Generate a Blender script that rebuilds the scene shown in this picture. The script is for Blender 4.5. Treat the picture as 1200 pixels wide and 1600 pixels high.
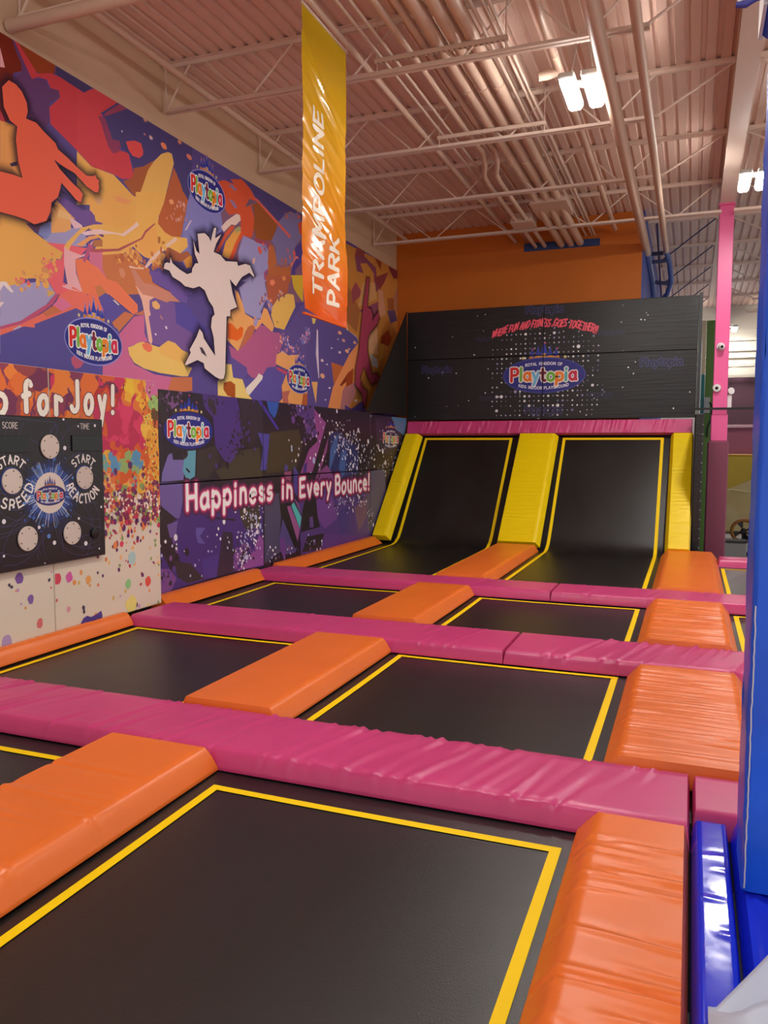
import bpy, math, random
import numpy as np
from mathutils import Matrix, Vector
for _o in list(bpy.data.objects): bpy.data.objects.remove(_o)
S = bpy.context.scene
COL = S.collection

# ------------------------------------------------------------------ camera, world, exposure
FPX = 1234.83
R3 = np.array([[0.9323617846015965, 0.36151582172171026, 0.002795220814682036],
               [-0.03221597571617383, 0.07538019083051924, 0.9966343149515821],
               [-0.3600883690473508, 0.9293137992493338, -0.08192819417995106]])
CAM = np.array([0.0, 0.0, 1.55])
cam = bpy.data.objects.new('camera', bpy.data.cameras.new('camera'))
COL.objects.link(cam)
cam.data.sensor_fit = 'VERTICAL'
cam.data.sensor_height = 36.0
cam.data.lens = FPX / 1600.0 * 36.0
cam.data.clip_start = 0.02
cam.data.clip_end = 200
_m = Matrix.Identity(4)
for i in range(3):
    _m[i][0] = R3[0][i]; _m[i][1] = R3[1][i]; _m[i][2] = -R3[2][i]; _m[i][3] = CAM[i]
cam.matrix_world = _m
S.camera = cam
S.view_settings.view_transform = 'Standard'
S.view_settings.look = 'None'
S.view_settings.gamma = 1
S.view_settings.use_curve_mapping = False
S.view_settings.exposure = 0.15
W = bpy.data.worlds.new('hall_ambient_fill'); S.world = W  # even ambient fill, standing in for the unseen lit rest of the hall
W.use_nodes = True
W.node_tree.nodes['Background'].inputs[0].default_value = (1.0, 0.95, 0.91, 1)
W.node_tree.nodes['Background'].inputs[1].default_value = 0.75
LAMP_POWER = 135.0      # emission of the lit LED panels of every high-bay lamp
LAMP_COLOR = (1.0, 0.975, 0.93)

# ------------------------------------------------------------------ helpers
def lin(c):
    def f(x):
        x /= 255.0
        return x / 12.92 if x <= 0.04045 else ((x + 0.055) / 1.055) ** 2.4
    return tuple(f(x) for x in c)

def ray(px, py):
    d = np.array([(px - 600) / FPX, (800 - py) / FPX, 1.0])
    return R3.T @ d

def on(px, py, ax, val):
    d = ray(px, py); i = 'xyz'.index(ax)
    return CAM + d * (val - CAM[i]) / d[i]

_mats = {}
def mat(name, col, rough=0.5, spec=0.5, metal=0.0, bump=None, vary=None, coat=0.0, emis=None, alpha=None, srgb=True, wear=None):
    if name in _mats: return _mats[name]
    m = bpy.data.materials.new(name); m.use_nodes = True
    nt = m.node_tree; b = nt.nodes['Principled BSDF']
    c = lin(col) if srgb else col
    b.inputs['Base Color'].default_value = (*c, 1)
    b.inputs['Roughness'].default_value = rough
    b.inputs['Specular IOR Level'].default_value = spec
    b.inputs['Metallic'].default_value = metal
    b.inputs['Coat Weight'].default_value = coat
    b.inputs['Coat Roughness'].default_value = 0.08
    tc = nt.nodes.new('ShaderNodeTexCoord')
    if vary:   # (scale xyz, amount)
        mp = nt.nodes.new('ShaderNodeMapping'); mp.inputs['Scale'].default_value = vary[0]
        nz = nt.nodes.new('ShaderNodeTexNoise'); nz.inputs['Scale'].default_value = 1; nz.inputs['Detail'].default_value = 6
        nt.links.new(tc.outputs['Object'], mp.inputs[0]); nt.links.new(mp.outputs[0], nz.inputs[0])
        mx = nt.nodes.new('ShaderNodeMix'); mx.data_type = 'RGBA'
        a = vary[1]
        mx.inputs[6].default_value = (*[max(0, x * (1 - a)) for x in c], 1)
        mx.inputs[7].default_value = (*[min(1, x * (1 + a)) for x in c], 1)
        mr = nt.nodes.new('ShaderNodeMapRange'); mr.inputs[1].default_value = 0.3; mr.inputs[2].default_value = 0.7
        nt.links.new(nz.outputs[0], mr.inputs[0]); nt.links.new(mr.outputs[0], mx.inputs[0])
        nt.links.new(mx.outputs[2], b.inputs['Base Color'])
    if bump:   # (scale xyz, strength, distance)
        mp = nt.nodes.new('ShaderNodeMapping'); mp.inputs['Scale'].default_value = bump[0]
        nz = nt.nodes.new('ShaderNodeTexNoise'); nz.inputs['Scale'].default_value = 1; nz.inputs['Detail'].default_value = 3
        bp = nt.nodes.new('ShaderNodeBump'); bp.inputs['Strength'].default_value = bump[1]; bp.inputs['Distance'].default_value = bump[2]
        nt.links.new(tc.outputs['Object'], mp.inputs[0]); nt.links.new(mp.outputs[0], nz.inputs[0])
        nt.links.new(nz.outputs[0], bp.inputs['Height']); nt.links.new(bp.outputs[0], b.inputs['Normal'])
    if emis:
        b.inputs['Emission Color'].default_value = (*emis[0], 1); b.inputs['Emission Strength'].default_value = emis[1]
    if alpha is not None: b.inputs['Alpha'].default_value = alpha
    _mats[name] = m
    return m

def print_mat(name, rough, spec=0.5, use_alpha=False, bump=None):
    if name in _mats: return _mats[name]
    m = bpy.data.materials.new(name); m.use_nodes = True
    nt = m.node_tree; b = nt.nodes['Principled BSDF']
    a = nt.nodes.new('ShaderNodeVertexColor'); a.layer_name = 'Col'
    nt.links.new(a.outputs[0], b.inputs['Base Color'])
    if use_alpha: nt.links.new(a.outputs[1], b.inputs['Alpha'])
    b.inputs['Roughness'].default_value = rough; b.inputs['Specular IOR Level'].default_value = spec
    if bump:
        tc = nt.nodes.new('ShaderNodeTexCoord'); nz = nt.nodes.new('ShaderNodeTexNoise')
        mp = nt.nodes.new('ShaderNodeMapping'); mp.inputs['Scale'].default_value = bump[0]
        bp = nt.nodes.new('ShaderNodeBump'); bp.inputs['Strength'].default_value = bump[1]; bp.inputs['Distance'].default_value = bump[2]
        nz.inputs['Scale'].default_value = 1
        nt.links.new(tc.outputs['Object'], mp.inputs[0]); nt.links.new(mp.outputs[0], nz.inputs[0])
        nt.links.new(nz.outputs[0], bp.inputs['Height']); nt.links.new(bp.outputs[0], b.inputs['Normal'])
    _mats[name] = m
    return m

def mesh_obj(name, verts, faces, m, parent=None, loc=None, smooth=False, colors=None, label=None):
    v = np.asarray(verts, float)
    if parent is not None: o0 = Vector(parent['_w'])
    elif loc is not None: o0 = Vector(loc)
    else:
        lo, hi = v.min(0), v.max(0); o0 = Vector(((lo[0] + hi[0]) / 2, (lo[1] + hi[1]) / 2, lo[2]))
    me = bpy.data.meshes.new(name)
    me.from_pydata([tuple(x) for x in (v - np.array(o0))], [], [tuple(f) for f in faces])
    if colors is not None:
        ca = me.color_attributes.new('Col', 'FLOAT_COLOR', 'CORNER')
        buf = []
        for p, c in zip(me.polygons, colors):
            for k in range(p.loop_total):
                cc = c[k] if isinstance(c, list) else c
                buf.extend(cc if len(cc) == 4 else (*cc, 1.0))
        ca.data.foreach_set('color', buf)
    me.materials.append(m)
    if smooth:
        me.polygons.foreach_set('use_smooth', [True] * len(me.polygons))
        me.set_sharp_from_angle(angle=math.radians(50))
    me.update()
    ob = bpy.data.objects.new(name, me); COL.objects.link(ob)
    if parent is not None: ob.parent = parent; ob['_w'] = tuple(o0)
    else: ob.location = o0; ob['_w'] = tuple(o0)
    if label: ob['label'] = label
    return ob

def tag(o, label, cat, group=None):
    o['label'] = label; o['category'] = cat
    if group: o['group'] = group
    return o

def thing(name, label, cat, loc, group=None):
    o = bpy.data.objects.new(name, None); COL.objects.link(o); o.location = loc
    o.empty_display_size = 0.1; o['_w'] = tuple(loc)
    return tag(o, label, cat, group)

def struct(o): o['kind'] = 'structure'; return o

class MB:
    def __init__(s): s.v = []; s.f = []
    def add(s, v, f):
        n = len(s.v); s.v += [tuple(x) for x in v]; s.f += [tuple(i + n for i in q) for q in f]; return s
    def box(s, x0, x1, y0, y1, z0, z1, bev=0.0):
        if bev <= 0:
            v = [(x, y, z) for z in (z0, z1) for y in (y0, y1) for x in (x0, x1)]
            return s.add(v, [(0, 2, 3, 1), (4, 5, 7, 6), (0, 1, 5, 4), (2, 6, 7, 3), (0, 4, 6, 2), (1, 3, 7, 5)])
        b = bev; v = []; ring = {}
        # chamfered box: 24 verts
        idx = {}
        for sx in (0, 1):
            for sy in (0, 1):
                for sz in (0, 1):
                    X, Y, Z = (x0, x1)[sx], (y0, y1)[sy], (z0, z1)[sz]
                    dx, dy, dz = (b, -b)[sx], (b, -b)[sy], (b, -b)[sz]
                    for a, p in (('x', (X, Y + dy, Z + dz)), ('y', (X + dx, Y, Z + dz)), ('z', (X + dx, Y + dy, Z))):
                        idx[(sx, sy, sz, a)] = len(v); v.append(p)
        f = []
        for k in (0, 1):
            f.append([idx[(k, a, c, 'x')] for a, c in ((0, 0), (0, 1), (1, 1), (1, 0))])
            f.append([idx[(a, k, c, 'y')] for a, c in ((0, 0), (1, 0), (1, 1), (0, 1))])
            f.append([idx[(a, c, k, 'z')] for a, c in ((0, 0), (0, 1), (1, 1), (1, 0))])
        for a in (0, 1):
            for c in (0, 1):
                f.append([idx[(0, a, c, 'y')], idx[(1, a, c, 'y')], idx[(1, a, c, 'z')], idx[(0, a, c, 'z')]])
                f.append([idx[(a, 0, c, 'x')], idx[(a, 1, c, 'x')], idx[(a, 1, c, 'z')], idx[(a, 0, c, 'z')]])
                f.append([idx[(a, c, 0, 'x')], idx[(a, c, 1, 'x')], idx[(a, c, 1, 'y')], idx[(a, c, 0, 'y')]])
                for e in (0, 1):
                    f.append([idx[(a, c, e, q)] for q in 'xyz'])
        return s.add(v, f)
    def tube(s, pts, r, n=10, cap=True):
        pts = [np.array(p, float) for p in pts]
        rr = r if isinstance(r, (list, tuple)) else [r] * len(pts)
        v = []; f = []
        up = None
        for i, p in enumerate(pts):
            t = pts[min(i + 1, len(pts) - 1)] - pts[max(i - 1, 0)]
            t = t / (np.linalg.norm(t) + 1e-12)
            if up is None:
                up = np.array([0, 0, 1.0]) if abs(t[2]) < 0.9 else np.array([1.0, 0, 0])
            a = np.cross(t, up); a /= np.linalg.norm(a); b = np.cross(a, t); up = b
            for k in range(n):
                q = 2 * math.pi * k / n
                v.append(p + rr[i] * (a * math.cos(q) + b * math.sin(q)))
        for i in range(len(pts) - 1):
            for k in range(n):
                f.append((i * n + k, i * n + (k + 1) % n, (i + 1) * n + (k + 1) % n, (i + 1) * n + k))
        if cap:
            f.append(tuple(range(n))[::-1]); f.append(tuple((len(pts) - 1) * n + k for k in range(n)))
        return s.add(v, f)
    def bar(s, a, b, w, h):      # rectangular bar from a to b
        a = np.array(a, float); b = np.array(b, float); t = b - a; t /= np.linalg.norm(t)
        up = np.array([0, 0, 1.0]) if abs(t[2]) < 0.9 else np.array([0, 1.0, 0])
        x = np.cross(t, up); x /= np.linalg.norm(x); y = np.cross(x, t)
        v = [p + x * w / 2 * i + y * h / 2 * j for p in (a, b) for i, j in ((-1, -1), (1, -1), (1, 1), (-1, 1))]
        return s.add(v, [(0, 1, 2, 3), (7, 6, 5, 4), (0, 4, 5, 1), (1, 5, 6, 2), (2, 6, 7, 3), (3, 7, 4, 0)])
    def lathe(s, c, axis, prof, n=20):   # prof: [(offset along axis, radius)]
        c = np.array(c, float); t = np.array(axis, float); t /= np.linalg.norm(t)
        return s.tube([c + t * (o if i == 0 or o != prof[i - 1][0] else o + 1e-4) for i, (o, r) in enumerate(prof)], [max(r, 1e-4) for o, r in prof], n)
    def build(s, name, m, parent=None, smooth=False, loc=None, label=None):
        return mesh_obj(name, s.v, s.f, m, parent, loc, smooth, label=label)

def box(name, m, x0, x1, y0, y1, z0, z1, bev=0.0, parent=None, label=None):
    return MB().box(x0, x1, y0, y1, z0, z1, bev).build(name, m, parent, label=label)

# ------------------------------------------------------------------ printed graphics
def clip_poly(pts, rect):
    u0, u1, v0, v1 = rect
    for ax, lim, sgn in ((0, u0, 1), (0, u1, -1), (1, v0, 1), (1, v1, -1)):
        out = []
        for i in range(len(pts)):
            a, b = pts[i - 1], pts[i]
            ia, ib = sgn * (a[ax] - lim) >= 0, sgn * (b[ax] - lim) >= 0
            if ia != ib:
                t = (lim - a[ax]) / (b[ax] - a[ax]); out.append((a[0] + t * (b[0] - a[0]), a[1] + t * (b[1] - a[1])))
            if ib: out.append(b)
        pts = out
        if len(pts) < 3: return None
    return pts

class Canvas:
    """flat print: coloured shapes in (u, v) on a plane, later shapes lie over earlier ones"""
    def __init__(s, plane, step=0.00004, start=0.0008):
        s.plane = plane; s.items = []; s.L = 0.0; s.step = step; s.sub = .01; s.done = False; s.start = start; s.gain = 1.0
    def poly(s, pts, col, up=True):
        s.L += 1 if up else s.sub
        c = tuple(min(1.0, x * s.gain) for x in lin(col))
        s.items.append(([tuple(p) for p in pts], c, s.L))
    def disc(s, u, v, r, col, n=12, ry=None, up=True, rot=0.0):
        ry = r if ry is None else ry
        ca, sa = math.cos(rot), math.sin(rot)
        s.poly([(u + r * math.cos(t) * ca - ry * math.sin(t) * sa, v + r * math.cos(t) * sa + ry * math.sin(t) * ca) for t in [2 * math.pi * k / n for k in range(n)]], col, up)
    def blob(s, u, v, r, col, rng, ry=None, n=14, rough=0.3, up=True):
        ry = r if ry is None else ry
        s.poly([(u + r * k * math.cos(t), v + ry * k * math.sin(t)) for t, k in [(2 * math.pi * i / n, 1 + rough * (rng.random() * 2 - 1)) for i in range(n)]], col, up)
    def stroke(s, pts, w, col, n=8, up=True):
        """thick round-ended line: mitred strips, sharp corners start a new strip laid just over the last"""
        if up: s.L += 1
        c = tuple(min(1.0, x * s.gain) for x in lin(col)); h = w / 2
        P = [pts[0]]
        for p in pts[1:]:
            if math.hypot(p[0] - P[-1][0], p[1] - P[-1][1]) > 1e-6: P.append(p)
        closed = len(P) > 4 and math.hypot(P[0][0] - P[-1][0], P[0][1] - P[-1][1]) < .02 * w + 1e-6
        if len(P) == 1: P.append((P[0][0] + 1e-4, P[0][1]))
        runs = [[P[0]]]
        for i in range(1, len(P)):
            runs[-1].append(P[i])
            if i < len(P) - 1:
                a = math.atan2(P[i][1] - P[i - 1][1], P[i][0] - P[i - 1][0]); b = math.atan2(P[i + 1][1] - P[i][1], P[i + 1][0] - P[i][0])
                if abs((b - a + math.pi) % (2 * math.pi) - math.pi) > 1.1: runs.append([P[i]]); closed = False
        for R in runs:
            m = len(R); N = []
            for i in range(m):
                def nrm(a, b):
                    dx, dy = b[0] - a[0], b[1] - a[1]; d = math.hypot(dx, dy); return (-dy / d, dx / d)
                i0 = R[i - 1] if i > 0 else (R[-2] if closed else None); i1 = R[i + 1] if i < m - 1 else (R[1] if closed else None)
                n0 = nrm(i0, R[i]) if i0 else None; n1 = nrm(R[i], i1) if i1 else None
                if n0 is None: q = n1
                elif n1 is None: q = n0
                else:
                    q = (n0[0] + n1[0], n0[1] + n1[1]); d = math.hypot(*q); q = (q[0] / d, q[1] / d)
                    k = 1 / max(.6, q[0] * n0[0] + q[1] * n0[1]); q = (q[0] * k, q[1] * k)
                N.append(q)
            s.L += s.sub
            for i in range(m - 1):
                a, b, na, nb = R[i], R[i + 1], N[i], N[i + 1]
                s.items.append(([(a[0] + na[0] * h, a[1] + na[1] * h), (a[0] - na[0] * h, a[1] - na[1] * h), (b[0] - nb[0] * h, b[1] - nb[1] * h), (b[0] + nb[0] * h, b[1] + nb[1] * h)], c, s.L))
            if not closed:
                for p, q, sg in ((R[0], N[0], 1), (R[-1], N[-1], -1)):
                    a0 = math.atan2(q[1] * sg, q[0] * sg)
                    s.items.append(([(p[0] + h * math.cos(a0 + math.pi * k / n), p[1] + h * math.sin(a0 + math.pi * k / n)) for k in range(n + 1)], c, s.L))
    def settle(s):
        """give every shape the lowest level that still lies over the shapes it overlaps"""
        n = len(s.items); B = np.zeros((n, 4)); lev = np.zeros(n)
        for i, (p, c, L) in enumerate(s.items):
            a = np.array(p); B[i] = (*a.min(0), *a.max(0))
        i = 0
        while i < n:
            j = i
            while j < n and s.items[j][2] == s.items[i][2]: j += 1
            l = 0
            for k in range(i, j):
                b = B[k]; P = B[:i]
                o = (P[:, 0] < b[2] + 1e-4) & (P[:, 2] > b[0] - 1e-4) & (P[:, 1] < b[3] + 1e-4) & (P[:, 3] > b[1] - 1e-4)
                if o.any(): l = max(l, lev[:i][o].max() + 1)
            lev[i:j] = l; i = j
        s.items = [(p, c, float(l)) for (p, c, L), l in zip(s.items, lev)]
        s.top = float(lev.max()) if n else 0.0; s.done = True
    def build(s, name, m, parent, rect=None, label=None):
        V = []; F = []; C = []
        if not s.done: s.settle()
        for pts, c, L in s.items:
            if rect:
                pts = clip_poly(pts, rect)
                if not pts: continue
            k = len(V); d = s.start + s.step * L
            V += [s.plane(u, v, d) for u, v in pts]; F.append(tuple(range(k, k + len(pts)))); C.append(c)
        if not V: return None
        return mesh_obj(name, V, F, m, parent, colors=C, label=label)

def arc(cx, cy, rx, ry, a0, a1, n=8):
    return [(cx + rx * math.cos(math.radians(a0 + (a1 - a0) * i / n)), cy + ry * math.sin(math.radians(a0 + (a1 - a0) * i / n))) for i in range(n + 1)]
G = {  # stroke alphabet: advance width, strokes
 'A': (.72, [[(0, 0), (.33, 1), (.66, 0)], [(.13, .36), (.53, .36)]]),
 'B': (.62, [[(0, 0), (0, 1), (.3, 1)] + arc(.3, .76, .22, .24, 90, -90, 5) + [(0, .52), (.32, .52)] + arc(.32, .26, .25, .26, 90, -90, 5) + [(0, 0)]]),
 'C': (.68, [arc(.35, .5, .35, .5, 50, 310, 10)]),
 'D': (.7, [[(0, 0), (0, 1), (.22, 1)] + arc(.22, .5, .42, .5, 90, -90, 8) + [(0, 0)]]),
 'E': (.58, [[(.5, 1), (0, 1), (0, 0), (.5, 0)], [(0, .52), (.42, .52)]]),
 'F': (.56, [[(.5, 1), (0, 1), (0, 0)], [(0, .52), (.4, .52)]]),
 'G': (.74, [arc(.36, .5, .36, .5, 50, 340, 10) + [(.7, .45), (.42, .45)]]),
 'H': (.66, [[(0, 0), (0, 1)], [(.58, 0), (.58, 1)], [(0, .5), (.58, .5)]]),
 'I': (.18, [[(.05, 0), (.05, 1)]]),
 'J': (.5, [[(.42, 1), (.42, .25)] + arc(.2, .22, .22, .22, 0, -170, 6)]),
 'K': (.62, [[(0, 0), (0, 1)], [(.54, 1), (.03, .45)], [(.2, .6), (.58, 0)]]),
 'L': (.54, [[(0, 1), (0, 0), (.48, 0)]]),
 'M': (.82, [[(0, 0), (.06, 1), (.37, .3), (.68, 1), (.74, 0)]]),
 'N': (.68, [[(0, 0), (0, 1), (.58, 0), (.58, 1)]]),
 'O': (.8, [arc(.36, .5, .36, .5, 0, 360, 14)]),
 'P': (.6, [[(0, 0), (0, 1), (.28, 1)] + arc(.28, .73, .25, .27, 90, -90, 6) + [(0, .46)]]),
 'R': (.64, [[(0, 0), (0, 1), (.28, 1)] + arc(.28, .74, .25, .26, 90, -90, 6) + [(0, .48)], [(.25, .48), (.56, 0)]]),
 'S': (.6, [arc(.26, .75, .24, .25, 40, 270, 7) + arc(.26, .25, .26, .25, 90, -140, 7)]),
 'T': (.62, [[(0, 1), (.56, 1)], [(.28, 1), (.28, 0)]]),
 'U': (.68, [[(0, 1), (0, .3)] + arc(.29, .3, .29, .3, 180, 360, 7) + [(.58, 1)]]),
 'V': (.64, [[(0, 1), (.29, 0), (.58, 1)]]),
 'W': (.9, [[(0, 1), (.2, 0), (.41, .8), (.62, 0), (.82, 1)]]),
 'Y': (.62, [[(0, 1), (.28, .5), (.56, 1)], [(.28, .5), (.28, 0)]]),
 'a': (.56, [arc(.24, .3, .24, .3, 30, 390, 12), [(.47, .6), (.47, .1), (.52, 0)]]),
 'c': (.52, [arc(.26, .31, .26, .31, 50, 310, 9)]),
 'e': (.56, [[(.02, .32), (.48, .36)] + arc(.25, .31, .25, .31, 15, 310, 9)]),
 'f': (.42, [arc(.28, .8, .16, .2, 30, 180, 5) + [(.12, 0)], [(-.03, .55), (.32, .58)]]),
 'i': (.22, [[(.06, .6), (.05, 0)], [(.07, .87), (.08, .93)]]),
 'l': (.2, [[(.06, 1), (.05, 0)]]),
 'm': (.82, [[(0, .6), (0, 0)], [(0, .4)] + arc(.18, .42, .17, .19, 170, 0, 5) + [(.35, 0)], [(.35, .4)] + arc(.53, .42, .17, .19, 170, 0, 5) + [(.7, 0)]]),
 'n': (.54, [[(.03, .62), (0, 0)], [(.02, .38)] + arc(.22, .4, .2, .22, 170, 0, 6) + [(.44, 0)]]),
 'o': (.58, [arc(.26, .31, .26, .31, 90, 450, 12)]),
 'p': (.58, [[(.03, .62), (0, -.36)], arc(.26, .31, .25, .31, 170, -170, 12)]),
 'r': (.42, [[(.03, .62), (.02, 0)], [(.03, .36)] + arc(.22, .4, .2, .22, 165, 45, 5)]),
 's': (.48, [arc(.21, .46, .17, .16, 35, 265, 6) + arc(.2, .16, .2, .16, 80, -150, 6)]),
 't': (.42, [[(.15, .92), (.15, .15)] + arc(.29, .15, .14, .15, 180, 300, 4), [(-.02, .6), (.34, .62)]]),
 'u': (.56, [[(.02, .62), (.02, .25)] + arc(.23, .24, .21, .24, 180, 360, 6) + [(.45, .62)], [(.45, .5), (.47, 0)]]),
 'v': (.5, [[(0, .62), (.2, 0), (.43, .64)]]),
 'y': (.54, [[(.02, .62), (.24, .06)], [(.48, .64), (.1, -.36)]]),
 '!': (.24, [[(.1, 1), (.06, .34)], [(.04, .04), (.05, .05)]]),
 ',': (.2, [[(.06, .06), (.02, -.14)]]), '.': (.2, [[(.04, .03), (.05, .04)]]), ' ': (.36, []),
}
def text_strokes(txt, gap=.14):
    out = []; x = 0
    for ch in txt:
        w, ss = G[ch]
        for st in ss: out.append((ch, [(x + a, b) for a, b in st]))
        x += w + gap
    return out, x - gap
def text(cv, txt, u, v, h, w, col, width=None, fn=None, sub=1, gap=.14, cols=None, jit=None):
    """w stroke width (in cap heights); width: total length to fit; fn maps (s, t) in metres to (u, v)"""
    st, tot = text_strokes(txt, gap)
    sx = (width / tot) if width else h
    cv.L += 1
    for ch, pts in st:
        q = [(a * sx, b * h) for a, b in pts]
        if fn: q = [fn(*p) for p in q]
        else: q = [(u + a, v + b) for a, b in q]
        cv.stroke(q, w * h, col, 8, up=False)

PCOL = [(214, 30, 40), (120, 180, 70), (236, 120, 30), (110, 185, 225), (120, 25, 55), (110, 185, 60), (240, 130, 30), (90, 180, 180), (205, 30, 75)]
def logo(cv, cu, cv_, w, h, tilt=0.0, detail=True, glow=(120, 125, 200), navy=(34, 36, 130), castle=True):
    a, b = w / 2, h / 2
    def P(x, y):
        ct, s_ = math.cos(tilt), math.sin(tilt)
        return (cu + x * ct - y * s_, cv_ + x * s_ + y * ct)
    def ell(rx, ry, col, n=40): cv.poly([P(rx * math.cos(t), ry * math.sin(t)) for t in [2 * math.pi * k / n for k in range(n)]], col)
    if castle:
        y0 = b * 0.80
        for x, y, hw, hh in ((-.30, .28, .05, .42), (-.15, .38, .045, .40), (0, .50, .06, .55), (.15, .38, .045, .40), (.30, .28, .05, .42)):
            X = x * a; Y = y0 + y * b; cv.poly([P(X - hw * 2.0 * a, Y - .30 * b), P(X + hw * 2.0 * a, Y - .30 * b), P(X, Y + (hh + .22) * b)], glow)
        for x, y, hw, hh in ((-.30, .28, .05, .42), (.30, .28, .05, .42), (-.15, .38, .045, .40), (.15, .38, .045, .40), (0, .50, .06, .55)):
            X = x * a; Y = y0 + y * b
            cv.poly([P(X - hw * .7 * a, y0), P(X + hw * .7 * a, y0), P(X + hw * .7 * a, Y), P(X - hw * .7 * a, Y)], (215, 160, 70))
            cv.poly([P(X - hw * 1.5 * a, Y), P(X + hw * 1.5 * a, Y), P(X, Y + hh * b)], (40, 55, 165))
            if hh > .41: cv.poly([P(X, Y + hh * b), P(X + .07 * a, Y + (hh + .05) * b), P(X, Y + (hh + .1) * b)], (215, 90, 95))
        for x in (-.36, -.24, -.12, .06, .18, .30):
            cv.poly([P(x * a, y0), P((x + .08) * a, y0), P((x + .08) * a, y0 + .34 * b), P(x * a, y0 + .34 * b)], (205, 135, 50))
        cv.poly([P(-.38 * a, y0), P(.38 * a, y0), P(.38 * a, y0 + .24 * b), P(-.38 * a, y0 + .24 * b)], (190, 115, 40))
        for x in (-.22, 0, .22):
            cv.poly([P((x - .045) * a, y0), P((x + .045) * a, y0), P((x + .045) * a, y0 + .14 * b), P(x * a, y0 + .2 * b), P((x - .045) * a, y0 + .14 * b)], (110, 45, 40))
        for x in (-.52, .52):
            cv.poly([P(x * a + .05 * a * math.cos(t) * (1 if i % 2 else .45), y0 + .25 * b + .12 * b * math.sin(t) * (1 if i % 2 else .45)) for i, t in enumerate([math.pi * k / 5 for k in range(10)])], (235, 220, 150))
    ell(a * 1.03, b * 1.06, glow); ell(a, b, navy)
    H = .62 * b; st, tot = text_strokes('Playtopia', .13); sx = 1.62 * a / tot
    base = -.30 * b
    def pts(p): return [P(-.81 * a + q[0] * sx, base + q[1] * H * 1.18 + .03 * b * math.sin(q[0] * 1.3)) for q in p]
    cv.L += 1
    for ch, p in st: cv.stroke(pts(p), .46 * H, (240, 232, 225), 10, up=False)
    cv.L += 1
    cv.L += 1; x = 0
    for k, ch in enumerate('Playtopia'):
        for p in G[ch][1]: cv.stroke(pts([(x + q[0], q[1]) for q in p]), .27 * H, PCOL[k], 10, up=False)
        x += G[ch][0] + .13
    if detail:
        def arcfn(sgn, r):
            def f(s, t):
                th = s
                return th, t
            return f
        for txt, up in (('ROYAL KINGDOM OF', True), ('KIDS INDOOR PLAYGROUND', False)):
            stt, tt = text_strokes(txt, .2)
            half = .46 if up else .62
            hh = .16 * b
            cv.L += 1
            for ch, p in stt:
                q = []
                for (s, t) in p:
                    x = (-half + 2 * half * s / tt) * a
                    e = b * math.sqrt(max(0, 1 - (x / a) ** 2))
                    y = (.70 * e + .02 * b + t * hh - .10 * b) if up else (-.80 * e - .02 * b + t * hh + .0 * b)
                    q.append(P(x, y))
                cv.stroke(q, .035 * b, (235, 235, 245), 6, up=False)

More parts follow.
